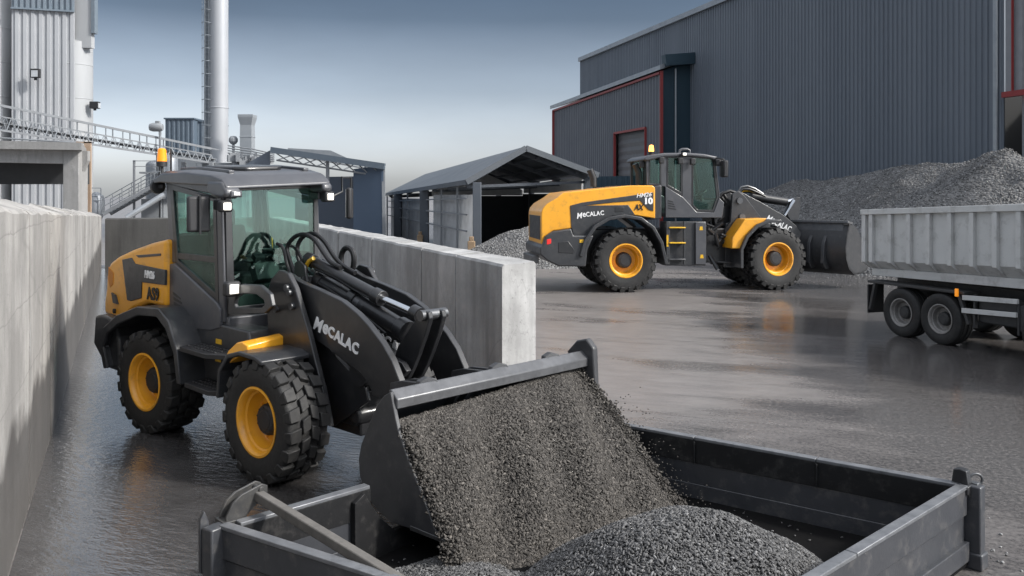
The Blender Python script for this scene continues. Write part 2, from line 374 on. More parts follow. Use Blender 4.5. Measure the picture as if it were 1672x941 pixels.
# frames and axles (dark underbody)
m = MB(); m.bb(-3.7, -1.0, -.45, .45, .55, 1.3); m.bb(-1.2, -.3, -.30, .30, .55, 1.15); m.bb(-.5, .35, -.34, .34, .50, 1.2)
m.tube([(0, -.7, .58), (0, .7, .58)], .13); m.tube([(-2.5, -.7, .58), (-2.5, .7, .58)], .13); m.bb(-.2, .65, -.28, .28, .42, .85)
m.build('chassis', BLK, nl, bevel=.02)
m = MB(); m.prism([(-1.9, .75), (-1.9, 1.35), (-.62, 1.33), (-.55, 1.0), (-.72, .72), (-1.5, .66)], -.74, -.45); m.prism([(-1.9, .75), (-1.9, 1.35), (-.62, 1.33), (-.55, 1.0), (-.72, .72), (-1.5, .66)], .45, .74)
m.build('side_skirt', CHAR, nl, bevel=.02)
for z, x0, x1 in ((1.10, -1.62, -.74), (.735, -1.50, -.70)):
    m = MB(); m.ext([(x0, -.74, z), (x0+.06, -1.02, z), (x1-.2, -1.04, z), (x1, -.92, z), (x1, -.74, z)], (0, 0, -.05))
    for k in range(9):
        for j in range(3): m.box((x0+.12+k*(x1-x0-.3)/8, -.80-.07*j, z+.004), (.035, .03, .018))
    m.build('step', PLAS, nl, bevel=.006)
for px in ((357, 558), (356, 587)):
    c = NF.S3(px[0], px[1], -.745); MB().box((c[0], c[1], c[2]), (.12, .006, .05)).build('sticker', YST, nl)
# front fenders
ff = [(-.72, .70), (-.68, .98), (-.50, 1.155), (-.26, 1.215), (.04, 1.205), (.16, 1.17)]
for s in (-1, 1):
    MB().band(ff, .045, s*1.04, s*.46).build('front_fender', CHAR, nl, bevel=.012)
    m = MB(); yo, yi = s*.93, s*.44
    m.add([(-.63, s*1.0, 1.07), (-.585, s*.98, 1.17), (-.50, yo, 1.255), (-.40, yo, 1.275), (-.29, yo, 1.25), (-.29, yo, 1.20), (-.55, s*1.0, 1.05), (-.63, yi, 1.09), (-.57, yi, 1.22), (-.47, yi, 1.30), (-.40, yi, 1.315), (-.33, yi, 1.30), (-.33, yi, 1.20), (-.55, yi, 1.05)], [(0, 1, 2, 3, 4, 5, 6), (13, 12, 11, 10, 9, 8, 7)] + [(i, i+7, (i+1) % 7+7, (i+1) % 7) for i in range(7)]); m.build('fender_cover', YEL, nl, bevel=.015)
m = MB(); c = NF.S3(455, 537, -.5); m.tube([(c[0]-.05, c[1], c[2]-.04), (c[0]-.04, c[1], c[2]+.06), (c[0], c[1], c[2]+.09), (c[0]+.04, c[1], c[2]+.06), (c[0]+.05, c[1], c[2]-.04)], .013, 8); m.build('lifting_eye', YST, nl)

# cab -------------------------------------------------
YR, YL, XR, XF = -.72, .48, -2.50, -1.19
def rpt(t): return t
sideO = [(-2.56, 2.88), (-1.26, 2.70), (-1.17, 1.34), (-2.48, 1.27)]
sideI = [(-2.40, 2.80), (-1.35, 2.66), (-1.31, 1.57), (-2.24, 1.93)]
for y0, y1 in ((YR, YR+.06), (YL, YL-.06)):
    # pillars and the grey lower panel
    m = MB(); m.ext([(x, y0, z) for x, z in [(-2.56, 2.88), (-2.44, 2.86), (-2.30, 1.93), (-2.46, 1.93)]], (0, y1-y0, 0))
    m.ext([(x, y0, z) for x, z in [(-1.35, 2.80), (-1.22, 2.80), (-1.15, 1.36), (-1.28, 1.36)]], (0, y1-y0, 0))
    m.ext([(x, y0, z) for x, z in [(-2.56, 2.92), (-1.22, 2.84), (-1.22, 2.70), (-2.56, 2.83)]], (0, y1-y0, 0))
    m.build('cab_pillar_frame', CABG, nl, bevel=.012)
    sg = 1 if y0 < 0 else -1
    lp = [(-2.50, 1.90), (-2.28, 1.93), (-1.27, 1.56), (-1.20, 1.50), (-1.20, 1.30), (-1.40, 1.25), (-2.46, 1.20)]
    MB().ext([(x, y0-sg*.03, z) for x, z in lp], (0, sg*.07, 0)).build('cab_side_panel', CABG, nl, bevel=.015)
    m = MB()
    for k in range(4): m.ext([(x, y0-sg*.034, z) for x, z in [(-2.30+.01*k, 1.60-.055*k), (-2.12+.03*k, 1.55-.05*k), (-2.10+.03*k, 1.53-.05*k), (-2.29+.01*k, 1.565-.055*k)]], (0, sg*.01, 0))
    m.build('panel_louvre', BLK, nl)
    o = [(x, y0-sg*.006, z) for x, z in [(-2.46, 2.84), (-1.33, 2.69), (-1.27, 1.56), (-2.30, 1.915)]]
    i = [(x, y0-sg*.006, z) for x, z in [(-2.36, 2.765), (-1.40, 2.64), (-1.345, 1.66), (-2.225, 1.965)]]
    wf = MB().ring(o, i, (0, sg*.03, 0)).bb(-2.26, -1.36, min(y0, y0+sg*.03)-.002, max(y0, y0+sg*.03)-.001, 1.98, 2.05).build('window_frame', BLK, nl, bevel=.004)
    g = MB().ext([(x, y0+sg*.01, z) for x, z in [(-2.40, 2.79), (-1.38, 2.66), (-1.32, 1.62), (-2.26, 1.94)]], (0, sg*.006, 0)); g.build('pane', CGL, wf, smooth=0)
# cab front, rear and floor
fo = [(XF, YR+.03, 2.80), (XF, YL-.03, 2.84), (XF+.05, YL-.03, 1.36), (XF+.05, YR+.03, 1.36)]
fi = [(XF, YR+.10, 2.75), (XF, YL-.08, 2.79), (XF+.045, YL-.09, 1.52), (XF+.045, YR+.12, 1.52)]
wf = MB().ring(fo, fi, (-.03, 0, 0)).build('windscreen_frame', BLK, nl, bevel=.006)
MB().ext([(XF-.012, YR+.08, 2.77), (XF-.012, YL-.07, 2.81), (XF+.035, YL-.08, 1.45), (XF+.035, YR+.08, 1.45)], (-.006, 0, 0)).build('pane', CGL, wf, smooth=0)
MB().bb(XF-.02, XF+.09, YR+.02, YL-.02, 1.28, 1.42).build('cab_front_sill', CABG, nl, bevel=.015)
MB().ring([(-2.54, YR+.04, 2.88), (-2.54, YL-.04, 2.88), (-2.50, YL-.04, 2.15), (-2.50, YR+.04, 2.15)], [(-2.54, YR+.12, 2.8), (-2.54, YL-.12, 2.8), (-2.51, YL-.12, 2.26), (-2.51, YR+.12, 2.26)], (.04, 0, 0)).build('rear_window_frame', BLK, nl, bevel=.006)
wf = [o for o in bpy.data.objects if o.name.startswith('rear_window_frame')][-1]
MB().ext([(-2.52, YR+.10, 2.82), (-2.52, YL-.10, 2.82), (-2.48, YL-.10, 2.2), (-2.48, YR+.10, 2.2)], (.006, 0, 0)).build('pane', CGL, wf, smooth=0)
m = MB(); m.bb(-2.46, -1.2, YR+.05, YL-.05, 1.22, 1.3); m.bb(-2.46, -2.38, YR+.05, YL-.05, 1.22, 2.24)
m.build('cab_floor', TRIM, nl, bevel=.01)
# interior
yc = -.10
m = MB(); m.bb(-2.25, -1.80, yc-.24, yc+.24, 1.66, 1.80); m.bb(-2.2, -1.9, yc-.18, yc+.18, 1.3, 1.66)
m.ext([(-2.30, yc-.23, 1.75), (-2.14, yc-.23, 1.75), (-2.28, yc-.20, 2.35), (-2.40, yc-.20, 2.35)], (0, .45, 0)); m.ext([(-2.40, yc-.14, 2.33), (-2.30, yc-.14, 2.33), (-2.34, yc-.12, 2.55), (-2.42, yc-.12, 2.55)], (0, .27, 0))
m.build('seat', SEAT, nl, bevel=.04, seg=3)
m = MB(); ring = [(-1.58+.17*math.cos(a)*.8, yc+.19*math.sin(a), 2.02+.17*math.cos(a)*.45) for a in np.linspace(0, 2*PI, 25)]
m.tube(ring, .016, 8); m.tube([(-1.58, yc, 2.02), (-1.36, yc, 1.3)], .05, 8); m.bar((-1.58, yc-.18, 2.02), (-1.58, yc+.18, 2.02), .03, .02); m.box((-1.55, yc, 2.0), (.10, .12, .06), ry=.5)
m.build('steering_wheel', PLAS, nl)
m = MB(); m.bb(-1.44, -1.24, YR+.12, YL-.12, 1.3, 1.72); m.box((-1.36, yc-.02, 1.84), (.12, .3, .2), ry=-.5); m.bb(-2.3, -1.7, YL-.26, YL-.1, 1.3, 1.9); m.tube([(-1.75, YL-.2, 1.9), (-1.70, YL-.2, 2.08)], .018, 8); m.lathe([(.02, 0), (.032, .04), (.02, .09)], 'z', 10, (-1.70, YL-.2, 2.06))
m.lathe([(.001, -.03), (.06, -.02), (.085, .0), (.06, .02), (.001, .03)], 'x', 16, (-1.40, .22, 2.18))
m.tube([(-1.4, .22, 2.1), (-1.4, .2, 1.7)], .015, 6)
m.build('console', TRIM, nl, bevel=.01)
# roof
def roofz(y): return .05*(y+.75)
rp = [(-2.72, 2.87), (-2.71, 2.93), (-2.50, 2.985), (-1.9, 2.99), (-1.30, 2.945), (-1.07, 2.90), (-.96, 2.79), (-.97, 2.765), (-1.05, 2.77), (-1.20, 2.80), (-2.55, 2.85)]
m = MB(); ys = [-.80, -.75, -.2, .2, .42, .47]; sh = [.03, 0, 0, 0, 0, .03]
n = len(rp)
for y, k in zip(ys, sh): m.v += [(x, y, z - (k if z > 2.86 else -k*.3) + roofz(y)) for x, z in rp]
for a in range(len(ys)-1):
    for i in range(n): m.f.append((a*n+i, a*n+(i+1) % n, (a+1)*n+(i+1) % n, (a+1)*n+i))
m.f.append(tuple(range(n))); m.f.append(tuple(range((len(ys)-1)*n, len(ys)*n)))
m.build('roof', CABG, nl, bevel=.012)
def rtop(x): return 2.99 + max(0, x+1.9)*(2.945-2.99)/.6
m = MB(); m.ext([(-2.2, -.42, rtop(-2.2)+roofz(-.42)-.005), (-1.55, -.42, rtop(-1.55)+roofz(-.42)-.005), (-1.45, -.30, 2.95+roofz(-.3)), (-1.45, .1, 2.95+roofz(.1)), (-1.55, .2, rtop(-1.55)+roofz(.2)-.005), (-2.2, .2, rtop(-2.2)+roofz(.2)-.005)], (0, 0, .05)); m.build('roof_hatch', BLK, nl, bevel=.02)
for y in (-.62, .30): MB().ext([(-2.4, y, rtop(-2.4)+roofz(y)-.004), (-1.9, y, rtop(-1.9)+roofz(y)-.004), (-1.25, y, rtop(-1.25)+roofz(y)-.006), (-1.25, y+.07, rtop(-1.25)+roofz(y)-.006), (-1.9, y+.07, rtop(-1.9)+roofz(y)-.004), (-2.4, y+.07, rtop(-2.4)+roofz(y)-.004)], (0, 0, .035)).build('roof_rib', CABG, nl, bevel=.008)
for y0, y1, dz in ((-.82, -.64, 0), (.36, .49, .06)): MB().prism([(-1.34, 2.86+dz), (-1.04, 2.85+dz), (-.94, 2.76+dz), (-.94, 2.70+dz), (-1.02, 2.67+dz), (-1.24, 2.69+dz), (-1.36, 2.75+dz)], y0, y1).build('roof_corner', CABG, nl, bevel=.03, seg=3)
def lampx(par, name, c, w, h, d, lens, yaw=0, mt=PLAS):
    b = MB(); m3 = Matrix.Rotation(R(yaw), 3, 'Z')
    b.box(c, (d, w, h), R(yaw)); body = b.build(name, mt, par, bevel=min(w, h)*.2, seg=3)
    f = m3 @ Vector((1, 0, 0)); cc = Vector(c) + f*(d/2+.002)
    MB().box(cc, (.012, w*.60, h*.60), R(yaw)).build('lens', lens, body, bevel=min(w, h)*.2, seg=3)
    return body
lampx(nl, 'work_lamp', (-1.02, -.78, 2.59), .13, .12, .11, LENS, -4)
lampx(nl, 'work_lamp', (-1.00, .46, 2.69), .13, .12, .11, LENS, 4)
lampx(nl, 'roof_lamp', (-.955, -.70, 2.72), .13, .07, .06, LENSO, 0, CABG)
lampx(nl, 'headlight', (-.92, -.76, 1.74), .17, .16, .11, LENS2, 0)
lampx(nl, 'headlight', (-.62, .74, 1.80), .17, .17, .12, LENSO, 6)
MB().bb(-1.2, -1.08, -.82, -.70, 2.55, 2.66).build('lamp_bracket', BLK, nl, bevel=.006)
MB().bb(-1.2, -1.04, .36, .52, 2.66, 2.74).build('lamp_bracket', BLK, nl, bevel=.006)
MB().tube([(-1.1, .5, 1.72), (-.9, .62, 1.73), (-.66, .72, 1.75)], .03).build('lamp_bracket', BLK, nl)
# headlight bracket plate with an opening (right) 
ho = P([(372, 500), (374, 470), (395, 464), (424, 466), (440, 480), (444, 500), (432, 512), (372, 513)], -.70)
hi = P([(382, 497), (384, 486), (396, 480), (418, 481), (430, 490), (432, 498), (426, 503), (384, 503)], -.70)
MB().ring([(x, -.70, z) for x, z in ho], [(x, -.70, z) for x, z in hi], (0, .05, 0)).build('headlight_bracket', CHAR, nl, bevel=.01)
# mirrors
def mirror_at(c, armpts, rz):
    MB().tube(armpts, .013, 8).build('mirror_arm', BLK, nl)
    b = MB().box(c, (.07, .24, .38), rz).build('mirror', PLAS, nl, bevel=.03, seg=3)
    d = Matrix.Rotation(rz, 3, 'Z') @ Vector((-.038, 0, 0))
    MB().box(Vector(c)+d, (.006, .20, .34), rz).build('mirror_glass', MIRR, b)
c = NF.S3(324, 350, -.95)
mirror_at((c[0], -.95, c[2]), [(-1.32, -.74, 2.68), (-1.45, -.88, 2.72), (c[0]+.06, -.96, 2.70), (c[0]+.06, -.96, 2.30)], R(-8))
c = NF.S3(571, 332, 1.02)
mirror_at((c[0], 1.02, c[2]), [(-1.2, .58, 2.66), (-1.2, .80, 2.75), (-1.21, .80, 2.92), (c[0], 1.04, 2.92), (c[0]-.02, 1.06, 2.60)], R(50))
# rear lamp, beacon
m = MB(); c = NF.S3(256, 305, -.74); m.lathe([(.001, -.05), (.06, -.05), (.085, .0), (.085, .05), (.001, .055)], 'x', 18, c); m.bar(c, (c[0]+.15, c[1]+.02, c[2]), .04, .04); m.build('rear_work_lamp', PLAS, nl)
bc = NF.S3(264.5, 268, -.70)
m = MB(); m.tube([(bc[0]+.02, bc[1], bc[2]-.14), (bc[0], bc[1], bc[2]-.02)], .016); m.lathe([(.06, -.03), (.06, .02), (.05, .03)], 'z', 18, bc); bb_ = m.build('beacon_base', PLAS, nl)
MB().lathe([(.055, .03), (.056, .06), (.046, .17), (.03, .185), (.001, .188)], 'z', 20, bc, close=False).build('beacon', AMB, bb_)
m = MB(); m.lathe([(.012, -.0), (.012, .30)], 'z', 8, (bc[0]+.02, bc[1]+.1, bc[2]-.12)); m.build('aerial', PLAS, nl)
# ------------------------------------------------------------------ near loader: front frame, boom, bucket
tw = P([(438, 478), (446, 455), (458, 441), (472, 446), (484, 470), (505, 540), (530, 640), (541, 697), (500, 650), (462, 596), (440, 545)], -.50)
tw2 = P([(470, 505), (496, 520), (540, 575), (594, 634), (598, 656), (560, 685), (541, 697), (500, 640)], -.36)
m = MB()
for s in (-1, 1):
    m.prism(tw, s*.52, s*.46); m.prism(tw2, s*.34, s*.30)
m.build('front_frame', BLK, nl, bevel=.01)
m = MB(); m.bb(.15, .62, -.30, .30, .50, .95); m.tube([(.60, -.32, .62), (.60, .32, .62)], .10); m.build('front_axle_housing', BLK, nl, bevel=.03)
for px in ((474, 478), (478, 500), (452, 505), (470, 470)):
    c = NF.S3(px[0], px[1], -.525); MB().lathe([(.035, -.03), (.035, .02), (.02, .03)], 'y', 12, c).build('pin_bolt', STEEL, nl)
bo = [(456, 452), (463, 446), (473, 447), (490, 459), (525, 474), (560, 491), (585, 511), (603, 530), (626, 560), (642, 588), (655, 622), (660, 640), (662, 652), (612, 646), (604, 625), (590, 608), (565, 590), (540, 570), (508, 548), (480, 516), (462, 492)]
boom = P(bo, -.40)
for y in (-.42, .35): MB().prism(boom, y, y+.07).build('boom_arm', BLK, nl, bevel=.008)
MB().tube([(.72, -.36, 1.06), (.72, .36, 1.06)], .14, 22).build('boom_cross_tube', BLK, nl)
cx, cz = NF.S(655, 638, -.40)
for s in (-1, 1): MB().tube([(cx-.01, s*.47, cz-.02), (cx-.01, s*.33, cz-.02)], .05, 14).build('boom_pin', BLK, nl)
def s_word(px0, px1, y, size, fr, par, bold, sx=1.0):
    a = fr.S(*px0, y); b = fr.S(*px1, y); d = Vector((b[0]-a[0], 0, b[1]-a[1])).normalized()
    return wordmark(size, WHT, par, (a[0], y, a[1]), d, (-d.z, 0, d.x), bold, .004, sx)
s_word((512, 532), (591, 584), -.4235, .140, NF, nl, .0055, 1.0)
s_word((602, 547), (640, 571), .3465, .150, NF, nl, .0055, 1.0)      # on the left arm, facing inwards
# lever
lv = P([(682, 520), (688, 511), (695, 507), (702, 510), (704, 520), (697, 545), (685, 580), (676, 602), (668, 618), (655, 626), (644, 618), (640, 604), (644, 590), (652, 566)], -.12)
for y in (-.14, .02): MB().prism(lv, y, y+.05).build('tilt_lever', BLK, nl, bevel=.008)
ex, ez = NF.S(694, 515, -.12); px_, pz_ = NF.S(650, 604, -.12)
MB().tube([(ex, -.18, ez), (ex, .12, ez)], .05, 16).build('lever_pin', STEEL, nl); MB().tube([(px_, -.26, pz_), (px_, .2, pz_)], .06, 16).build('lever_pin', STEEL, nl)
lk = P([(612, 575), (622, 572), (660, 592), (668, 606), (660, 616), (648, 614), (618, 594)], -.2)
MB().prism(lk, -.23, -.17).build('tilt_link', BLK, nl, bevel=.006)
# cylinders
def cyl(px0, pxm, px1, y, r, rr, mt=BLK):
    a = Vector(NF.S3(*px0, y)); mmm = Vector(NF.S3(*pxm, y)); b = Vector(NF.S3(*px1, y)); t = (mmm-a).normalized()
    m = MB(); m.tube([a, mmm], r, 18); m.tube([mmm-t*.10, mmm+t*.02], r*1.25, 18); m.tube([a-t*.05, a+t*.06], r*1.2, 14); c = m.build('hydraulic_cylinder', mt, nl, bevel=.004)
    if rr:
        m = MB(); m.tube([mmm, b], rr, 14); m.build('rod', CHROME, c); m = MB(); m.tube([b-t*.10, b], rr*2.1, 14); m.build('rod_eye', BLK, c)
cyl((507, 425), (622, 487), (686, 515), -.02, .062, .034)
cyl((524, 459), (600, 503), (604, 505), .0, .072, 0)
cyl((580, 489), (664, 541), (672, 546), .0, .085, 0)
cyl((515, 448), (560, 472), (640, 520), .20, .05, .025)
m = MB(); a = Vector(NF.S3(586, 494, 0)); b = Vector(NF.S3(594, 499, 0)); m.tube([a, b], .09, 18); m.build('cylinder_clamp', STEEL, nl)
m = MB()
for s in (-.16, .14): m.prism(P([(500, 470), (502, 428), (508, 424), (518, 432), (524, 470), (522, 490)], 0), s, s+.03)
m.build('cylinder_bracket', BLK, nl, bevel=.005)
m = MB(); m.tube([NF.S3(q[0], q[1], -.10) for q in ((497, 452), (499, 436), (505, 426), (512, 422))], .022, 8); m.build('hose_sleeve', YST, nl)
def hose(pts, r=.019):
    q = [Vector(p) for p in pts]; out = []
    for i in range(len(q)-1):
        p0 = q[max(i-1, 0)]; p1 = q[i]; p2 = q[i+1]; p3 = q[min(i+2, len(q)-1)]
        for k in range(6):
            t = k/6; out.append(.5*((2*p1) + (p2-p0)*t + (2*p0-5*p1+4*p2-p3)*t*t + (3*p1-p0-3*p2+p3)*t**3))
    out.append(q[-1])
    MB().tube(out, r, 9).build('hydraulic_hose', HOSE, nl)
def hp(l, y0, y1): return [NF.S3(a, b, y0+(y1-y0)*i/(len(l)-1)) for i, (a, b) in enumerate(l)]
hose(hp([(484, 452), (473, 425), (469, 404), (480, 388), (497, 383), (514, 392), (528, 412), (540, 428), (556, 437)], -.1, -.02), .024)
hose(hp([(500, 452), (488, 425), (486, 402), (496, 386), (513, 382), (530, 395), (545, 418), (560, 434), (580, 446)], 0, .08), .024)
hose(hp([(478, 455), (468, 430), (462, 405), (452, 398)], -.12, -.2), .018)
hose(hp([(503, 445), (484, 408), (470, 400), (458, 392)], -.05, .1), .018)
hose(hp([(515, 440), (545, 452), (580, 474), (615, 492)], -.07, -.07), .014)
hose(hp([(520, 462), (550, 482), (590, 512), (630, 545)], -.08, -.1), .014)
hose(hp([(480, 470), (500, 478), (520, 482), (545, 500), (560, 512), (575, 534)], -.30, -.30), .012)
hose(hp([(478, 462), (496, 474), (512, 476), (536, 486), (556, 500)], -.26, -.22), .012)
hose(hp([(558, 440), (557, 422), (560, 410), (567, 405), (575, 410), (578, 425), (575, 445)], .25, .30), .030)
m = MB()
random.seed(3); m.bb(-.98, -.38, -.3, .3, 1.5, 1.62)
for k in range(16):
    x = random.uniform(-.95, -.4); y = random.uniform(-.28, .28); z = random.uniform(1.68, 1.88)
    m.tube([(x, y, 1.6), (x+random.uniform(-.06, .06), y+random.uniform(-.06, .06), z)], random.uniform(.012, .03), 8)
m.build('valve_block', STEEL, nl)
m = MB(); m.bb(-.95, -.35, -.3, .3, 1.3, 1.55); m.build('front_frame_deck', BLK, nl, bevel=.02)

# bucket ----------------------------------------------
bk = [(640, 640), (629, 646), (618, 662), (604, 694), (592, 726), (588, 750), (590, 777), (600, 806), (618, 832), (642, 853), (690, 869), (724, 882), (712, 862), (690, 804), (668, 748), (652, 702), (645, 668)]
BKP = P(bk, -1.15)
shell = BKP[1:12]
bucket = MB().band(shell, -.03, -1.14, 1.14).build('bucket', BUCK, nl)
for y in (-1.165, 1.13): MB().prism(BKP, y, y+.035).build('side_plate', BUCK, bucket, bevel=.006)
lx0, lz0 = S(641, 656, -1.15)
m = MB(); m.ext([(lx0-.03, -1.14, lz0-.04), (lx0+.04, -1.14, lz0-.055), (lx0+.045, -1.14, lz0+.02), (lx0-.03, -1.14, lz0+.085), (lx0-.06, -1.14, lz0+.075)], (0, 2.30, .0)); m.build('bucket_lip', LIP, bucket, bevel=.008)
for y in (-.84, -.05, .62):
    MB().ext([(lx0-.06, y, lz0+.02), (lx0-.08, y+.02, lz0+.085), (lx0-.06, y+.08, lz0+.115), (lx0-.02, y+.14, lz0+.10), (lx0-.01, y+.16, lz0+.05)], (-.05, .0, -.0)).build('bucket_tab', BUCK, bucket, bevel=.006)
m = MB(); m.prism([(lx0-.22, lz0+.05), (lx0-.10, lz0+.17), (lx0+.02, lz0+.20), (lx0+.10, lz0+.12), (lx0+.12, lz0-.30), (lx0-.05, lz0-.1)], 1.10, 1.175); m.build('bucket_horn', BUCK, bucket, bevel=.015)
for y in (-.42, -.30, .30, .42): MB().prism([(cx-.10, cz+.06), (cx+.05, cz+.10), (lx0-.02, lz0-.02), (BKP[5][0]+.02, BKP[5][1]), (BKP[5][0]-.1, BKP[5][1]+.1), (cx-.12, cz-.10)], y-.02, y+.02).build('bucket_hinge', BUCK, bucket, bevel=.005)
m = MB(); m.prism([(BKP[10][0]-.12, BKP[10][1]-.015), (BKP[11][0]+.03, BKP[11][1]-.012), (BKP[11][0]+.03, BKP[11][1]+.015), (BKP[10][0]-.12, BKP[10][1]+.02)], -1.17, 1.17); m.build('cutting_edge', STEEL, bucket, bevel=.004)
# ------------------------------------------------------------------ far loader
FF = Frame(7.33, 25.84, 8.1)
fl = empty('wheel_loader', FF.o, 8.1, 'larger yellow and charcoal wheel loader parked side-on across the yard before the grey hall', 'wheel loader', 'wheel loaders')
YN = -1.30
def FP(pts, y=YN): return FF.P(pts, y)
rxr = FF.S(1022, 430, YN)[0]; rxf = FF.S(1269, 428, YN)[0]
wheels(fl, [(rxr, -1.0, -1, 0), (rxr, 1.05, 1, 0), (rxf, -1.0, -1, 6), (rxf, 1.05, 1, 6)], .90, .66, .46, 22, YEL, PLAS)
ho = [(884, 399), (884, 348), (886, 341), (893, 333), (910, 323), (920, 315), (945, 312), (1030, 303), (1066, 303), (1070, 307), (1070, 357), (1040, 352), (1000, 349), (960, 368), (933, 373), (903, 377), (890, 386), (887, 400)]
MB().prism(FP(ho, -1.1), -1.1, 1.1).build('engine_hood', YEL, fl, bevel=.11, seg=4)
da = [(931, 336), (950, 331), (1067, 314.5), (1067, 345), (1059, 343), (1045, 327.5), (1000, 331), (955, 336), (1026, 335), (1037, 351), (1000, 352), (975, 364), (957, 385), (937, 385), (933, 371)]
MB().ext([(x, -1.118, z) for x, z in FP(da, -1.118)], (0, .04, 0)).build('side_panel', CHAR, fl, bevel=.008)
MB().ext([(x, -1.125, z) for x, z in FP([(1004, 338), (1019, 338), (1019, 346), (1004, 347)], -1.125)], (0, .03, 0)).build('panel_vent', BLK, fl, bevel=.01)
hx, hz0 = FF.S(884, 397, -1.1); hz1 = FF.S(884, 350, -1.1)[1]; MB().bb(hx-.012, hx+.05, -.92, .92, hz0+.08, hz1-.05).build('rear_grille', BLK, fl, bevel=.005)
cw = [(882, 404), (886, 402), (891, 386), (903, 378), (933, 373.5), (937, 385), (970, 385), (960, 408), (957, 436), (912, 435), (894, 426), (882, 416)]
MB().prism(FP(cw), -1.28, 1.28).build('counterweight', CHAR, fl, bevel=.05, seg=3)
MB().ext([(x, -1.292, z) for x, z in FP([(912, 396), (928, 394), (938, 408), (936, 414), (912, 413)], -1.292)], (0, .03, 0)).build('counterweight_recess', BLK, fl, bevel=.01)
MB().ext([(x, -1.289, z) for x, z in FP([(893, 391), (900, 390), (900, 398), (893, 400)], -1.289)], (0, .03, 0)).build('rear_lamp', REDL, fl, bevel=.01)
c = FF.S3(950.5, 394, -1.29); MB().box(c, (.14, .01, .09)).build('sticker', YST, fl)
MB().bb(FP([(882, 410)])[0][0]-.16, FP([(886, 410)])[0][0], -.7, .7, .80, 1.02).build('tow_hitch', STEEL, fl, bevel=.02)
rfl = FP([(951, 420), (958, 395), (974, 372), (995, 360), (1020, 356), (1045, 360), (1064, 374), (1077, 397), (1085, 433)])
for s in (-1, 1): MB().band(rfl, -.10, s*1.36, s*.60).build('rear_fender', CHAR, fl, bevel=.02)
m = MB(); m.bb(rxr-1.2, rxf+.3, -.55, .55, .75, 1.75); m.tube([(rxr, -1, .9), (rxr, 1, .9)], .22); m.tube([(rxf, -1, .9), (rxf, 1, .9)], .22); m.build('chassis', BLK, fl, bevel=.03)
m = MB(); m.prism(FP([(1069, 304), (1086, 302), (1086, 358), (1066, 360)]), -1.0, 1.0); m.build('engine_bulkhead', CHAR, fl, bevel=.03)
for px, h in ((967, 277), (1041, 268)):
    a = FF.S3(px+2, 305, -.3); b = FF.S3(px+2, h+14, -.3); c = FF.S3(px-4, h, -.3)
    MB().tube([a, b, c], .10, 12).build('exhaust_stack', BLK, fl, bevel=.005)
# cab
cy0, cy1 = -.85, .85
def fext(px, y, d, m=None):
    m = m or MB(); return m.ext([(x, y, z) for x, z in FP(px, y)], (0, d, 0))
for y, d in ((cy0, .07), (cy1, -.07)):
    sg = 1 if d > 0 else -1
    m = MB()
    for q in ([(1055, 262), (1060, 262), (1061, 303), (1056, 303)], [(1079, 256), (1089, 256), (1089, 306), (1079, 304)], [(1114, 254), (1130, 254), (1130, 340), (1114, 322)], [(1165, 256), (1168, 256), (1176, 322), (1172, 324)]): 
        m.ext([(x, y, z) for x, z in FP(q, cy0)], (0, d, 0))
    m.build('cab_pillar_frame', CABG, fl, bevel=.015)
    m = MB(); m.ext([(x, y-sg*.03, z) for x, z in FP([(1086, 304), (1115, 322), (1130, 338), (1137, 346), (1165, 347), (1174, 323), (1182, 331), (1179, 356), (1086, 356)], cy0)], (0, d+sg*.02, 0)); m.build('cab_side_panel', CABG, fl, bevel=.02)
    m = MB()
    for k in range(4): m.ext([(x, y-sg*.036, z) for x, z in FP([(1090, 327+k*4), (1098+k*1.6, 329+k*4), (1099+k*1.6, 331+k*4), (1090, 329+k*4)], cy0)], (0, sg*.01, 0))
    m.build('panel_louvre', BLK, fl)
    for q, i_ in (([(1089, 255), (1114, 255), (1114, 321), (1088.5, 305)], [(1091.5, 258), (1111.5, 258), (1111.5, 314), (1091, 302)]),
                  ([(1130, 254), (1165, 257), (1173, 323), (1165, 346.5), (1137, 345.5), (1129.5, 336)], [(1132.5, 258), (1163, 260), (1170, 322), (1163, 343), (1138.5, 342.5), (1132, 334)]),
                  ([(1060, 258), (1080, 256), (1079, 303), (1059, 303)], [(1061, 261), (1077.5, 259), (1077, 300), (1060.5, 300)])):
        wf = MB().ring([(x, y-sg*.01, z) for x, z in FP(q, cy0)], [(x, y-sg*.01, z) for x, z in FP(i_, cy0)], (0, sg*.05, 0)).build('window_frame', BLK, fl, bevel=.006)
        MB().ext([(x, y+sg*.02, z) for x, z in FP(i_, cy0)], (0, sg*.008, 0)).build('pane', CGL, wf, smooth=0)
xr, z0 = FF.S(1057, 302, cy0); xf_, z1 = FF.S(1168, 258, cy0); xs, zs = FF.S(1176, 328, cy0)
wf = MB().ring([(xf_, cy0, z1), (xf_, cy1, z1), (xs, cy1, zs), (xs, cy0, zs)], [(xf_, cy0+.1, z1-.08), (xf_, cy1-.1, z1-.08), (xs, cy1-.1, zs+.08), (xs, cy0+.1, zs+.08)], (-.05, 0, 0)).build('windscreen_frame', BLK, fl, bevel=.01)
MB().ext([(xf_-.02, cy0+.09, z1-.07), (xf_-.02, cy1-.09, z1-.07), (xs-.02, cy1-.09, zs+.07), (xs-.02, cy0+.09, zs+.07)], (-.008, 0, 0)).build('pane', CGL, wf, smooth=0)
MB().prism([(xs-1.7, zs-.35), (xs-1.7, zs-.45), (xs+.1, zs-.5), (xs+.1, zs+.02), (xs-.1, zs+.02)], cy0+.1, cy1-.1).build('cab_floor', CHAR, fl, bevel=.02)
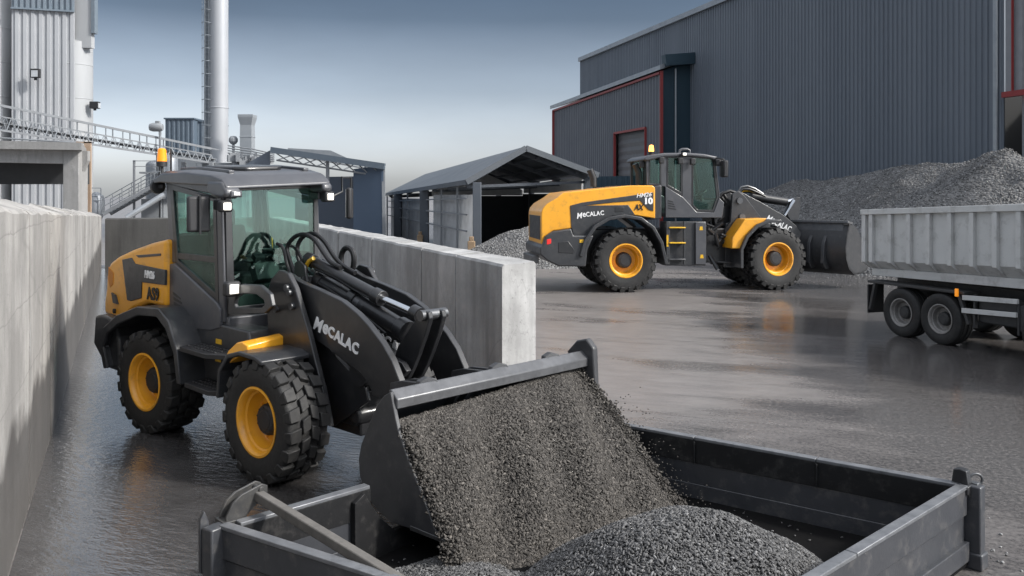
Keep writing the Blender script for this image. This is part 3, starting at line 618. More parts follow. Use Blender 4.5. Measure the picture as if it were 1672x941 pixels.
m = MB(); sx, sz = FF.S(1108, 330, 0); m.box((sx, 0, sz+.1), (.5, .5, .2)); m.box((sx-.3, 0, sz+.55), (.18, .48, .8), ry=-.15); m.box((sx-.42, 0, sz+1.05), (.12, .28, .25)); m.build('seat', SEAT, fl, bevel=.05)
m = MB(); m.tube([FF.S3(1150, 345, 0), FF.S3(1144, 318, 0)], .05, 8); m.tube([(FF.S(1144, 316, 0)[0]+.20*math.cos(a)*.8, .20*math.sin(a), FF.S(1144, 316, 0)[1]+.10*math.cos(a)) for a in np.linspace(0, 2*PI, 20)], .02, 6); m.build('steering_wheel', PLAS, fl)
roof = FP([(1051, 262), (1053, 257), (1062, 253), (1085, 250), (1122, 249.5), (1150, 251.5), (1170, 255.5), (1176, 260), (1174, 264), (1160, 259), (1130, 256), (1085, 256.5), (1058, 263)], cy0-.08)
MB().prism(roof, cy0-.08, cy1+.08).build('roof', CABG, fl, bevel=.04, seg=3)
m = MB(); m.tube([FF.S3(q[0], q[1], -.3) for q in ((1109, 250), (1110, 246), (1114, 244), (1122, 244), (1126, 246), (1126, 250))], .04, 8); m.build('roof_hoop', CABG, fl)
c = FF.S3(1063.5, 249, -.6); b_ = MB().lathe([(.07, -.08), (.08, .02)], 'z', 14, c).build('beacon_base', PLAS, fl); MB().lathe([(.075, .02), (.075, .08), (.06, .2), (.001, .22)], 'z', 16, c, close=False).build('beacon', AMB2, b_)
for px, py, y in ((1080, 262, -.98), (1111, 263, -.98), (1131, 264, -.98), (1172, 266, -.98), (1048, 269, -.7), (1176, 264, .6)):
    c = FF.S3(px, py, y); MB().box(c, (.14, .12, .18)).build('work_lamp', PLAS, fl, bevel=.02)
lampx(fl, 'front_lamp', FF.S3(1117, 252, -1.0), .16, .1, .12, LENS, -90)
def far_mirror(px, y):
    c = FF.S3(px, 276, y); MB().tube([FF.S3(px-14, 258, y*.8), FF.S3(px-2, 260, y), (c[0], y, c[2]+.25)], .025, 6).build('mirror_arm', BLK, fl); MB().box(c, (.14, .26, .48)).build('mirror', PLAS, fl, bevel=.03)
far_mirror(1183, -1.15); far_mirror(1180, 1.1)
# steps
fext([(1086, 362), (1153, 362), (1153, 434), (1086, 434)], -1.0, .5).build('side_tank', CHAR, fl, bevel=.02)
fext([(1136, 363), (1153, 364), (1153, 432), (1136, 432)], -1.06, .06).build('tank_panel', CABG, fl, bevel=.01)
fext([(1088, 362), (1094, 362), (1094, 432), (1088, 432)], -1.16, .2).build('ladder_rail', CHAR, fl, bevel=.01)
fext([(1116, 362), (1119, 362), (1119, 432), (1116, 432)], -1.16, .06).build('ladder_rail', CHAR, fl, bevel=.01)
for py in (372, 397, 424): fext([(1093, py-1), (1120, py-1), (1120, py+1), (1093, py+1)], -1.20, .2).build('step', YST if py < 400 else STEEL, fl, bevel=.008)
fext([(1088.5, 384), (1091.5, 384), (1091.5, 403), (1088.5, 403)], -1.166, .01).build('sticker', YST, fl)
for px, py in ((1145, 373), (1146, 419)): fext([(px-3, py+3), (px+3, py+3), (px+2, py-3), (px-2, py-3)], -1.067, .006).build('sticker', YST, fl)
# articulation: dark mass of hoses and cylinders
m = MB(); random.seed(5)
m.bb(FF.S(1153, 400, 0)[0], FF.S(1190, 400, 0)[0], -.35, .35, .9, 2.4)
for k in range(22):
    a = FF.S3(random.uniform(1152, 1190), random.uniform(358, 432), random.uniform(-.9, -.3)); m.tube([a, (a[0]+random.uniform(-.3, .5), a[1]+random.uniform(-.2, .2), a[2]+random.uniform(-.4, .4))], random.uniform(.02, .07), 7)
m.build('articulation_joint', BLK, fl)
hose2 = [[(1178, 322), (1184, 332), (1186, 345), (1182, 358)], [(1182, 318), (1190, 330), (1191, 350), (1185, 365)], [(1172, 326), (1180, 316), (1192, 312), (1204, 316)]]
for l in hose2: MB().tube([FF.S3(a, b, -.3) for a, b in l], .05, 8).build('hydraulic_hose', HOSE, fl)
# front frame, fender, boom
ffp = FP([(1196, 318), (1206, 312), (1216, 320), (1245, 358), (1226, 366), (1212, 400), (1212, 438), (1184, 437), (1184, 374), (1193, 362)], -.62)
m = MB(); m.prism(ffp, -.62, -.5); m.prism(ffp, .5, .62); m.bb(ffp[7][0]+.05, ffp[6][0]+.9, -.55, .55, .9, 1.9); m.build('front_frame', CHAR, fl, bevel=.015)
for s in (-1, 1):
    MB().band(FP([(1213, 438), (1213, 408), (1222, 388), (1238, 371), (1256, 364), (1275, 364)]), -.09, s*1.36, s*.55).build('front_fender', CHAR, fl, bevel=.015)
    MB().prism(FP([(1195, 388), (1216, 358), (1252, 356.5), (1244, 363.5), (1223, 381), (1211, 406), (1194, 406)], -1.2), s*1.24, s*.5).build('fender_cover', YEL, fl, bevel=.02)
bo2 = FP([(1200, 317), (1206, 311.5), (1213, 315), (1245, 332), (1280, 352), (1300, 369), (1312, 386), (1322, 408), (1330, 432), (1318, 432), (1308, 410), (1292, 388), (1266, 370), (1236, 362), (1212, 348), (1202, 332)], -.5)
for y in (-.52, .40): MB().prism(bo2, y, y+.12).build('boom_arm', CHAR, fl, bevel=.012)
for px, py in ((1208, 328), (1212, 354)): c = FF.S3(px, py, -.66); MB().lathe([(.09, -.02), (.09, .12)], 'y', 14, c).build('pin_cap', STEEL, fl)
m = MB(); m.tube([FF.S3(q[0], q[1], 0) for q in ((1205, 314), (1210, 306), (1220, 304), (1232, 308), (1246, 317))], .035, 8); m.build('hose_guard', STEEL, fl)
for k in range(5): MB().tube([FF.S3(q[0], q[1]+k*1.2, -.2+.1*k) for q in ((1206, 316), (1213, 309), (1224, 309), (1236, 314), (1250, 321))], .03, 6).build('hydraulic_hose', HOSE if k != 2 else YST, fl)
m = MB(); m.tube([FF.S3(1226, 321, 0), FF.S3(1284, 330, 0)], .13, 14); c_ = m.build('hydraulic_cylinder', BLK, fl); MB().tube([FF.S3(1284, 330, 0), FF.S3(1300, 326, 0)], .06, 10).build('rod', CHROME, c_)
lv2 = FP([(1293, 327), (1300, 322), (1306, 323), (1306, 335), (1304, 352), (1300, 368), (1290, 360), (1284, 350), (1288, 342)], -.1)
m = MB(); m.prism(lv2, -.14, -.05); m.prism(lv2, .05, .14); m.build('tilt_lever', CHAR, fl, bevel=.01)
MB().tube([FF.S3(1281, 352, -.2), FF.S3(1297, 327, -.2)], .04, 8).build('tilt_link', CHROME, fl)
s_word((942, 355.5), (986, 351), -1.126, .175, FF, fl, .004, .88)
s_word((1250, 359.5), (1294, 382), -.527, .25, FF, fl, .006, .66)
s_text('HM26', (1039, 323), (1060, 321), -1.126, .16, WHT, .002, .3, FF, fl, 1.1)
s_text('10', (1051, 333), (1060, 333), -1.126, .24, WHT, .014, .0, FF, fl, 1.1)
s_text('AX', (1036, 343), (1046, 343), -1.112, .22, BLKT, .008, 0.2, FF, fl, .8)
# bucket, turned with the articulated front
bx, bz = FF.S(1345, 438, -.6)
yaw = R(33); bx -= .35
prof = [(.0, 1.55), (.10, 1.58), (.42, 1.40), (.66, 1.02), (.80, .62), (.92, .12), (.80, .04), (.45, .02), (.1, .06), (-.20, .30), (-.32, .62), (-.30, .95), (-.16, 1.30)]
pt_ = R(-9)
def rot(v):
    x, z = v[0]*math.cos(pt_)+v[2]*math.sin(pt_), -v[0]*math.sin(pt_)+v[2]*math.cos(pt_)
    return (bx+x*math.cos(yaw)-v[1]*math.sin(yaw), -.35+x*math.sin(yaw)+v[1]*math.cos(yaw), .34+z)
sh = MB(); back = [prof[0]] + [prof[k] for k in (12, 11, 10, 9, 8, 7, 6, 5)]
sh.band(back, -.05, -1.4, 1.4); sh.v = [rot(v) for v in sh.v]; fb = sh.build('bucket', BUCK, fl, smooth=50)
d = Vector(rot((0, .05, 0)))-Vector(rot((0, 0, 0)))
for y in (-1.4, 1.4): MB().ext([rot((x, y, z)) for x, z in prof], d).build('side_plate', BUCK, fb, bevel=.01)
sh = MB(); sh.box((.05, 0, 1.60), (.30, 2.84, .07), ry=.3); sh.box((-.05, 0, 1.46), (.05, 2.5, .24), ry=.35); sh.v = [rot(v) for v in sh.v]; sh.build('bucket_lip', LIP, fb, bevel=.01)
for y in (-.75, -.3, .3, .75):
    sh = MB().prism([(-.18, 1.25), (-.38, 1.05), (-.52, .5), (-.40, .3), (-.2, .3), (-.32, .62), (-.30, .95)], y-.05, y+.05); sh.v = [rot(v) for v in sh.v]; sh.build('bucket_hinge', CHAR, fb, bevel=.01)

# ------------------------------------------------------------------ tipper truck
a_ = G(1470, 550); TA = -70
TFr = Frame(a_.x, a_.y, TA); TFr.o = TFr.o + TFr.dy*1.15
tk = empty('tipper_truck', TFr.o, TA, 'pale grey ribbed tipper truck standing at the right edge of the yard', 'truck')
TP = lambda l, y=-1.15: TFr.P(l, y)
TPAINT = mat('truck_body_paint', (.50, .50, .49), (.58, .58, .565), .4, .55, scale=1.5, dirt=(.15, .14, .125), dirtamt=.55, bmp=.08, bscale=40)
TDARK = mat('truck_chassis_paint', (.028, .028, .03), (.04, .04, .04), .5, .65, scale=4, dirt=(.10, .095, .085), dirtamt=.5)
TRIMS = mat('truck_rim_paint', (.30, .29, .28), (.2, .19, .18), .45, .6, metal=.3, scale=6, dirt=(.08, .07, .06), dirtamt=.6)
def plain_tyre(Rr, Wd, rimR, n):
    W2 = Wd/2; half = [(rimR, .8), (rimR+.03, .93), (Rr*.78, 1.0), (Rr*.92, .97), (Rr*.97, .88), (Rr*.995, .74), (Rr, .58), (Rr*.975, .56), (Rr*.975, .50), (Rr, .48), (Rr, .14), (Rr*.975, .12), (Rr*.975, 0)]
    t = MB(); t.lathe([(r, -a*W2) for r, a in half] + [(r, a*W2) for r, a in half[-2::-1]], 'y', 48, close=False); return t
def tread_tyre(Rr, Wd, rimR, n): return plain_tyre(Rr, Wd, rimR, n)
x2 = TP([(1534, 562)])[0][0]
wheels(tk, [(0, -.98, -1, 0), (0, .98, 1, 0), (x2, -.98, -1, 0), (x2, .98, 1, 0), (x2+2.1, -.98, -1, 0), (x2+2.1, .98, 1, 0)], .47, .34, .26, 30, TRIMS, TDARK, tread_tyre)
L_ = TP([(1410, 343)])[0]; x0 = L_[0]; xe = x0+5.2
def tl(px, py): return TP([(px, py)])[0]
def line(p, q): # height along x through two surveyed points
    a = tl(*p); b = tl(*q); return lambda x: a[1]+(b[1]-a[1])*(x-a[0])/(b[0]-a[0])
ztop, zrail, zbend, zsl, zbot = line((1410, 342.5), (1671, 333)), line((1410, 351), (1671, 345)), line((1411, 426), (1671, 437)), line((1418, 440), (1671, 459)), line((1418, 450), (1671, 474))
m = MB()
for s in (-1, 1):
    y0 = s*1.13; y1 = s*.93
    vs = [(x0, y0, zrail(x0)), (xe, y0, zrail(xe)), (xe, y0, zbend(xe)), (xe, y1, zsl(xe)), (x0+.08, y1, zsl(x0)), (x0, y0, zbend(x0))]
    vi = [(x, y-s*.05, z) for x, y, z in vs]
    m.add(vs+vi, [(0, 1, 2, 5), (5, 2, 3, 4), (6, 11, 8, 7), (11, 10, 9, 8), (0, 6, 7, 1), (1, 7, 8, 2), (2, 8, 9, 3), (3, 9, 10, 4), (4, 10, 11, 5), (5, 11, 6, 0)])
m.bb(x0+.08, xe, -.9, .9, zsl(x0)-.02, zsl(x0)+.06)
m.build('tipper_body', TPAINT, tk, bevel=.006)
m = MB(); m.ext([(x0, -1.10, ztop(x0)-.04), (x0, 1.10, ztop(x0)-.04), (x0, 1.10, zbend(x0)), (x0+.08, .9, zsl(x0)), (x0+.08, -.9, zsl(x0)), (x0, -1.10, zbend(x0))], (-.05, 0, 0)); m.build('tailgate', TPAINT, tk, bevel=.008)
m = MB()
for s in (-1, 1):
    m.add([(x, y, z) for x in (x0-.02, xe) for y, z in ((s*1.22, zrail(x)), (s*1.08, zrail(x)), (s*1.08, ztop(x)), (s*1.22, ztop(x)))], [(0, 1, 2, 3), (7, 6, 5, 4), (0, 4, 5, 1), (1, 5, 6, 2), (2, 6, 7, 3), (3, 7, 4, 0)])
m.build('top_rail', TPAINT, tk, bevel=.01)
m = MB()
for s in (-1, 1):
    m.add([(x, y, z) for x in (x0+.07, xe) for y, z in ((s*1.0, zbot(x)), (s*.86, zbot(x)), (s*.86, zsl(x)+.02), (s*1.0, zsl(x)+.02))], [(0, 1, 2, 3), (7, 6, 5, 4), (0, 4, 5, 1), (1, 5, 6, 2), (2, 6, 7, 3), (3, 7, 4, 0)])
m.build('bottom_rail', TPAINT, tk, bevel=.008)
xs = [tl(px, 400)[0] for px in (1424.5, 1455, 1486, 1518, 1553, 1589, 1627, 1666)]; st = xs[-1]-xs[-2]
while xs[-1]+st < xe: xs.append(xs[-1]+st)
xs[0:0] = [x0+.05]
for x in xs:
    w = .045 if x != xs[0] else .05
    for s in (-1, 1):
        m = MB(); y0 = s*1.128; y1 = s*1.205; yb0, yb1 = s*.93, s*1.0
        vs = []
        for xx in (x-w, x+w): vs += [(xx, y0, zrail(x)-.002), (xx, y1, zrail(x)-.002), (xx, y1, zbend(x)-.02), (xx, yb1, zsl(x)+.022), (xx, yb0, zsl(x)+.022), (xx, y0, zbend(x))]
        m.add(vs, [(0, 1, 2, 3, 4, 5), (11, 10, 9, 8, 7, 6)] + [(i, i+6, (i+1) % 6+6, (i+1) % 6) for i in range(6)])
        m.build('body_rib', TPAINT, tk, bevel=.006)
m = MB()
for s in (-1, 1): m.bb(x0+.2, xe+1.6, s*.42-.06, s*.42+.06, .72, zbot(x0)-.03)
for x in np.arange(x0+.4, xe+1, 1.0): m.bb(x-.04, x+.04, -.42, .42, .75, .95)
m.tube([(0, -.9, .47), (0, .9, .47)], .09); m.tube([(x2, -.9, .47), (x2, .9, .47)], .09); m.build('chassis', TDARK, tk, bevel=.01)
zc = tl(1430, 458)[1]
for y in (-1.16, .78): MB().bb(x0+.12, x2+.55, y, y+.38, zc-.06, zc-.01).build('mudguard', TDARK, tk, bevel=.008)
for s in (-1, 1):
    for a, b in (((x0+.30, s*1.12, zc-.05), (x0+.16, s*1.12, .42)), ((x2+.40, s*1.12, zc-.05), (x2+.62, s*1.12, .45))): MB().bar(a, b, .07, .06).build('mudguard_stay', TDARK, tk, bevel=.006)
    MB().bb(x0+.10, x0+.13, min(s*1.15, s*.75), max(s*1.15, s*.75), .35, zc-.1).build('mudflap', PLAS, tk, bevel=.006)
c = TFr.S3(1562, 478, -1.2); MB().box(c, (.06, .04, .14)).build('side_lamp', AMB, tk, bevel=.01)
for q in ([(1572, 482), (1662, 489), (1662, 497), (1572, 490)], [(1571, 503), (1660, 511), (1660, 519), (1571, 511)]):
    p = TP(q); MB().prism(p, -1.17, -1.12).build('guard_rail', TPAINT, tk, bevel=.006)
xg0 = tl(1590, 500)[0]; xg1 = tl(1655, 500)[0]
m = MB(); m.bb(xg0, xg1, -1.05, -.55, .50, .92); m.bb(xg1+.02, xg1+.25, -1.1, -.6, .45, .9); m.build('fuel_tank', TDARK, tk, bevel=.03)
m = MB()
for x in (xg0-.02, xg1+.06): m.bb(x-.02, x+.02, -1.12, -1.06, .4, .98)
m.build('guard_post', TDARK, tk, bevel=.004)
# cab of the truck, beyond the edge of the picture
xc = xe+.35
m = MB(); m.prism([(xc, .75), (xc, 2.75), (xc+1.5, 2.75), (xc+1.75, 1.7), (xc+1.8, .5), (xc+1.2, .5), (xc+1.0, .95), (xc+.3, .95)], -1.2, 1.2); cb = m.build('cab', TPAINT, tk, bevel=.05)
m = MB(); m.prism([(xc+.5, 1.7), (xc+.5, 2.5), (xc+1.35, 2.5), (xc+1.55, 1.7)], -1.212, 1.212); m.build('side_window', CGL, cb, smooth=0)
wheels(tk, [(xc+.65, -.98, -1, 0), (xc+.65, .98, 1, 0)], .47, .34, .26, 30, TRIMS, TDARK, tread_tyre)
# ------------------------------------------------------------------ ground
def ground_mat(name, dry, wet, r0, r1, scale, stretch, ripple, wetpos, rz=0, grad=None, slab=0, micro=1.0):  # dry/wet blend carries real wetness plus the light and shade painted through grad
    m, nt, b = nm(name); v0 = OC(nt)
    mp = N(nt, 'ShaderNodeMapping'); mp.inputs['Rotation'].default_value = (0, 0, R(rz)); nt.links.new(v0, mp.inputs[0]); v = mp.outputs[0]
    big = noise(nt, v, scale, 6, .62, stretch)
    if grad:                                   # wetness and tone by position; yard's truck side takes painted hall shade too
        gx = N(nt, 'ShaderNodeSeparateXYZ'); nt.links.new(v0, gx.inputs[0]); k = N(nt, 'ShaderNodeMapRange'); k.inputs[1].default_value, k.inputs[2].default_value = grad[:2]; k.inputs[3].default_value, k.inputs[4].default_value = grad[5:]
        gy = math_(nt, 'MULTIPLY_ADD', gx.outputs[1], grad[3], math_(nt, 'MULTIPLY_ADD', gx.outputs[0], grad[2], grad[4])); nt.links.new(gy, k.inputs[0]); big = math_(nt, 'ADD', big, k.outputs[0])
    w = ramp(nt, big, [(wetpos-.13, 0.0), (wetpos+.13, 1.0)])
    fine = noise(nt, v, 22, 6, .72); mid = noise(nt, v, 1.7, 8, .7, stretch)
    dryc = mixc(nt, ramp(nt, mid, [(.35, 0.0), (.65, 1.0)]), dry, tuple(x*.62 for x in dry))
    col = mixc(nt, w, dryc, wet)
    gr = ramp(nt, fine, [(.35, .0), (.7, .5)]); col = mixc(nt, gr, col, tuple(x*1.5 for x in dry))
    br = ramp(nt, noise(nt, v, 1.1, 7, .72, (1.0, 1.7, 1.0)), [(.58, 0.0), (.78, .30)]); col = mixc(nt, br, col, (.075, .055, .042))
    if slab:                                   # construction joints and old tyre marks
        sv = N(nt, 'ShaderNodeSeparateXYZ'); nt.links.new(v, sv.inputs[0]); wob = math_(nt, 'MULTIPLY', noise(nt, v, .8, 3, .5), .10)
        for k in ((0, 1) if slab < 50 else ()):
            fr_ = math_(nt, 'FRACT', math_(nt, 'MULTIPLY', math_(nt, 'ADD', sv.outputs[k], wob), 1/slab)); ln = ramp(nt, fr_, [(0.0, .4), (.04/slab, 0.0), (1.0, 0.0)]); col = mixc(nt, ln, col, (.012, .012, .012))
        tk_ = ramp(nt, noise(nt, v, .5, 6, .75, (.35, 6.0, 1.0)), [(.55, 0.0), (.70, .45)]); col = mixc(nt, tk_, col, (.030, .028, .027))
        tl2 = ramp(nt, noise(nt, v, .7, 6, .75, (.3, 5.0, 1.0)), [(.60, 0.0), (.74, .35)]); col = mixc(nt, tl2, col, tuple(x*1.5 for x in dry))
    nt.links.new(col, b.inputs['Base Color'])
    rg = ramp(nt, w, [(0.0, r1), (1.0, r0)]); rg = math_(nt, 'MAXIMUM', math_(nt, 'MULTIPLY_ADD', fine, .12*micro, math_(nt, 'ADD', rg, -.06*micro)), .01); nt.links.new(rg, b.inputs['Roughness'])
    p = bump(nt, b, noise(nt, v, 34, 5, .7), .25*micro, .004)
    p = bump(nt, b, noise(nt, v, 2.2, 4, .5, (1.0, 2.2, 1.0)), .18, .02, p)
    if ripple: b.inputs['Coat Weight'].default_value = .8; b.inputs['Coat Roughness'].default_value = .03; b.inputs['Coat IOR'].default_value = 1.6
    if ripple: bump(nt, b, noise(nt, v, 7, 4, .6, (1.0, 2.4, 1.0)), ripple, .014, p); nt.links.new(b.inputs['Normal'].links[0].from_socket, b.inputs['Coat Normal'])
    return m
YARD = ground_mat('wet_yard_concrete', (.185, .170, .162), (.026, .0255, .0265), .09, .36, .26, (1.0, 2.6, 1.0), 0, .50, 20, grad=(4.4, 8.6, 1.0, -.2, 5.0, -.17, .19), slab=60)
ALLEY = ground_mat('wet_alley_concrete', (.075, .073, .074), (.017, .0150, .0135), .01, .06, .8, (1.0, 1.0, 1.0), .55, .50, 24, grad=(.6, 2.6, .91, .41, .75, -.20, .14), slab=4.2, micro=.3)  # grad paints in sky sheen by the left wall and shade under the loader
g = MB(); g.add([(-900, -40, 0), (900, -40, 0), (900, 1500, 0), (-900, 1500, 0)], [(0, 1, 2, 3)])
tag(g.build('ground', YARD, loc=Vector((0, 0, 0)), smooth=0), kind='structure')
A0 = Vector((-3.57, 6.09, 0)); dL = (Vector((-15.1, 31.5, 0)) - A0).normalized()       # left wall line
B0 = Vector((-.114, 10.0, 0)); dM = Vector((-.405, 1, 0)).normalized()                # middle wall line
pa = [A0 - dL*7.5, B0 + Vector((.2, -9.6, 0)), B0 + Vector((.4, -.1, 0)), B0 + dM*24.5, A0 + dL*28.2]
g = MB(); g.ext([(p.x, p.y, .0) for p in pa], (0, 0, .004))
tag(g.build('path', ALLEY, loc=Vector((0, 0, 0)), smooth=0), kind='structure')
# expansion joint of the alley floor
JT = mat('joint_bitumen', (.008, .008, .008), None, .3)

# ------------------------------------------------------------------ concrete walls (panels with open joints, one wall each)
CON_L = concrete('left_wall_concrete', (.47, .45, .425), (.34, .327, .31), .55, damp_shade=(.85, 1.1, 33), smear=.62)
CON_M = concrete('mid_wall_concrete', (.50, .495, .485), (.39, .386, .377), .6, smear=5.0)
CON_P = concrete('portal_concrete', (.30, .297, .29), (.24, .237, .232), .3)
def wall(name, p0, d, L, th, hf, crown, plen, mt, label, face=1, jag=.012, seed=1):
    """face side is +y*face of the wall's own axes; crown raises the back edge"""
    rnd = random.Random(seed); ang = math.atan2(d.y, d.x); m = MB(); x = 0
    while x < L-.01:
        x1 = min(x + plen*rnd.uniform(.92, 1.08), L); gap = .010; off = rnd.uniform(-.012, .012)
        nseg = max(2, int((x1-x)/.35)); vs = []; fs = []
        for k in range(nseg+1):
            xx = x+gap + (x1-x-2*gap)*k/nseg; h = hf(xx) + rnd.uniform(-jag, jag); y0 = face*off; y1 = -face*th
            hb = h + crown + rnd.uniform(-jag, jag)*1.5
            vs += [(xx, y0, 0), (xx, y0, h-.03), (xx, y0-face*.025, h), (xx, (y0+y1)/2, (h+hb)/2+rnd.uniform(-jag, jag)*1.5), (xx, y1+face*.02, hb), (xx, y1, hb-.03), (xx, y1, 0)]
        for k in range(nseg):
            for j in range(6): fs.append((k*7+j, k*7+j+1, (k+1)*7+j+1, (k+1)*7+j))
        fs += [tuple(range(7)), tuple(nseg*7+6-j for j in range(7))]
        m.add(vs, fs); x = x1
    m.bb(.05, L-.05, min(-face*.03, -face*(th-.03)), max(-face*.03, -face*(th-.03)), 0, min(hf(0), hf(L))-.06)
    o = m.build(name, mt, loc=Vector((p0.x, p0.y, 0)), rz=ang, smooth=20)
    return tag(o, label, 'wall')
wall('concrete_wall', A0 - dL*5.5, dL, 33.5, .42, lambda x: 2.62-.64*max(0, x-5)/28.0,   .12, 2.3, CON_L, 'long weathered concrete wall along the left side, lower half darkened for wet and painted shade', face=-1, seed=4)
wall('concrete_wall', B0, dM, 24.2, .43, lambda x: 1.90, .02, 1.75, CON_M, 'grey concrete wall of tall panels behind the tipping loader, ending in a pale square end face', face=1, jag=.006, seed=9)
e0 = A0 + dL*27.6; e1 = B0 + dM*24.0; dE = (e1-e0); LE = dE.length
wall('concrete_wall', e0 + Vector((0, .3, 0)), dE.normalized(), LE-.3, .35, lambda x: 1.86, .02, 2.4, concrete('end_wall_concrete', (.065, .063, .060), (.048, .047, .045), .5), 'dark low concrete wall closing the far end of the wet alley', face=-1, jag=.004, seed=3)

# ------------------------------------------------------------------ corrugated cladding
def clad(m, p0, p1, z0, z1, pitch, depth, n, top=None, duty=.5):
    """ribbed sheet from p0 to p1 (plan), outward normal n; z1 / top at both ends"""
    p0 = Vector((p0.x, p0.y, 0)); p1 = Vector((p1.x, p1.y, 0)); L = (p1-p0).length; d = (p1-p0)/L; k = int(L/pitch); pitch = L/k
    z1b = z1 if top is None else top; vs = []; pts = []
    for i in range(k):
        for f, o in ((0, 0), (duty-.1, 0), (duty, depth), (.9, depth)): pts.append((i*pitch+f*pitch, o))
    pts.append((L, 0))
    for x, o in pts:
        q = p0 + d*x + n*o; zt = z1 + (z1b-z1)*x/L; vs += [(q.x, q.y, z0), (q.x, q.y, zt)]
    m.add(vs, [(2*i, 2*i+1, 2*i+3, 2*i+2) for i in range(len(pts)-1)]); return m
HALLM = mat('hall_cladding', (.108, .128, .156), (.146, .168, .198), .42, .6, scale=.6, metal=.0, dirt=(.12, .125, .13), dirtamt=.18, mapsc=(1.0, 1.0, .05))
ANNM = mat('annex_cladding', (.095, .105, .125), (.115, .125, .142), .45, .6, scale=.3)
TEAL = mat('teal_panel', (.022, .048, .068), (.028, .056, .078), .45, .6, scale=.5)
REDM = mat('red_trim', (.26, .018, .017), (.21, .016, .016), .45)
GALV = mat('galvanised_steel', (.34, .36, .38), (.26, .28, .30), .35, .5, metal=.5, scale=2)
GREYM = mat('grey_steelwork', (.23, .245, .26), (.18, .19, .205), .5, .6, scale=1, dirt=(.14, .12, .10), dirtamt=.3)
DARKIN = mat('interior_shade', (.012, .013, .014), None, .8)
ROOFM = mat('roof_sheet', (.075, .088, .102), (.095, .105, .118), .4, .5, scale=.4)
HC = Vector((19.5, 34, 0)); dH = Vector((-.3, 1, 0)).normalized(); nH = Vector((-dH.y, dH.x, 0)); nH = nH if nH.x < 0 else -nH
HL = 44.2*math.hypot(.3, 1); HE = HC + dH*HL; HH = 15.0
hall = empty('industrial_hall', HC, 0, 'huge dark grey hall of vertical ribbed cladding filling the right side behind the gravel heaps', 'building')
hall_objs = []
def sub(o, par):                                   # hang a world-built mesh under its thing
    o.parent = par; o.location = o.location - par.location; return o
m = MB(); clad(m, HC, HE, 0, HH, .30, .05, nH); sub(m.build('ribbed_wall', HALLM, smooth=20), hall)
m = MB(); back = HC - nH*30; m.add([tuple(HC-nH*.02), tuple(HC-nH*30), tuple(HE-nH*30), tuple(HE-nH*.02)] + [tuple(q+Vector((0, 0, HH))) for q in (HC-nH*.02, HC-nH*30, HE-nH*30, HE-nH*.02)], [(0, 1, 5, 4), (1, 2, 6, 5), (2, 3, 7, 6), (3, 0, 4, 7), (4, 5, 6, 7)])
sub(m.build('hall_body', HALLM, smooth=0), hall)
m = MB(); m.bar(HC+nH*.06+Vector((0, 0, HH+.1)), HE+nH*.06+Vector((0, 0, HH+.1)), .35, .35); sub(m.build('roof_edge', GALV, smooth=20), hall)
m = MB(); q = HC + nH*.16 + dH*.25; m.tube([(q.x, q.y, 0), (q.x, q.y, HH)], .09, 10); sub(m.build('downpipe', GALV), hall)
m = MB(); q0 = HC + dH*(-.10) + nH*.02; q1 = HC - dH*9 + nH*.02
clad(m, q0, q1, 6.75, HH, .42, .05, nH, None, .6); sub(m.build('upper_wall', mat('pale_cladding', (.2, .205, .22), (.24, .245, .26), .45), smooth=20), hall)
m = MB(); m.bar(q0+nH*.1+Vector((0, 0, 6.68)), q1+nH*.1+Vector((0, 0, 6.68)), .22, .22); m.bar(HC-dH*.5+nH*.10+Vector((0, 0, 6.8)), HC-dH*.5+nH*.10+Vector((0, 0, HH)), .07, .07); sub(m.build('red_door_frame', REDM), hall)
m = MB(); qa = q0-nH*2.0; qb = q1-nH*2.0; m.add([tuple(qa), tuple(qb), tuple(qb+Vector((0, 0, 7))), tuple(qa+Vector((0, 0, 7)))], [(0, 1, 2, 3)]); e1_ = HC-dH*.03-nH*.02; e2_ = e1_-nH*6; m.add([tuple(e1_), tuple(e2_), tuple(e2_+Vector((0, 0, 6.7))), tuple(e1_+Vector((0, 0, 6.7)))], [(0, 1, 2, 3)]); sub(m.build('doorway_shade', DARKIN, smooth=0), hall)  # dark sheets standing in for the shade inside the doorway
m = MB(); q = q0 - dH*.55 - nH*.4; m.tube([(q.x, q.y, 0), (q.x, q.y, 6.7)], .12, 8); sub(m.build('doorway_post', GREYM), hall)
# annex
AH = HC + dH*(24.4*math.hypot(.3, 1)); AN = AH + nH*2.2; AE = AN + dH*21.6
anx = empty('annex', AN, 0, 'lower ribbed annex with red edge trim and a red-framed roller door, built against the hall', 'building')
dz0 = 0; dA0 = None
def along(px, yz=None):                            # distance along the annex face of a surveyed column
    t = (px-CXP)/FPX; a = AN; return (t*a.y - a.x)/(dH.x - t*dH.y)
s1, s0 = along(1005), along(1056)
zt = CAMH + (320-218)*(AN+dH*s1).y/FPX
m = MB(); clad(m, AN, AN+dH*s0, 0, 11.1, .42, .045, nH, 11.1); clad(m, AN+dH*s1, AE, 0, 10.9, .42, .045, nH, 10.6); clad(m, AN+dH*s0, AN+dH*s1, zt, 11.1, .42, .045, nH, 10.9); sub(m.build('ribbed_wall', ANNM, smooth=20), anx)
m = MB(); 
p = [AN-nH*.02, AH-nH*.1, AH-nH*.1+dH*21.6, AE-nH*.02]
m.add([(AN.x-nH.x*.02, AN.y-nH.y*.02, 0), (AH.x, AH.y, 0), (AH.x, AH.y, 11.9), (AN.x-nH.x*.02, AN.y-nH.y*.02, 11.1)], [(0, 1, 2, 3)])
sub(m.build('end_wall', TEAL, smooth=0), anx)
m = MB(); q = AN - nH*1.0 - dH*.08; m.bar((q.x, q.y, 0), (q.x, q.y, 11.3), .16, .1); sub(m.build('pale_post', GALV), anx)
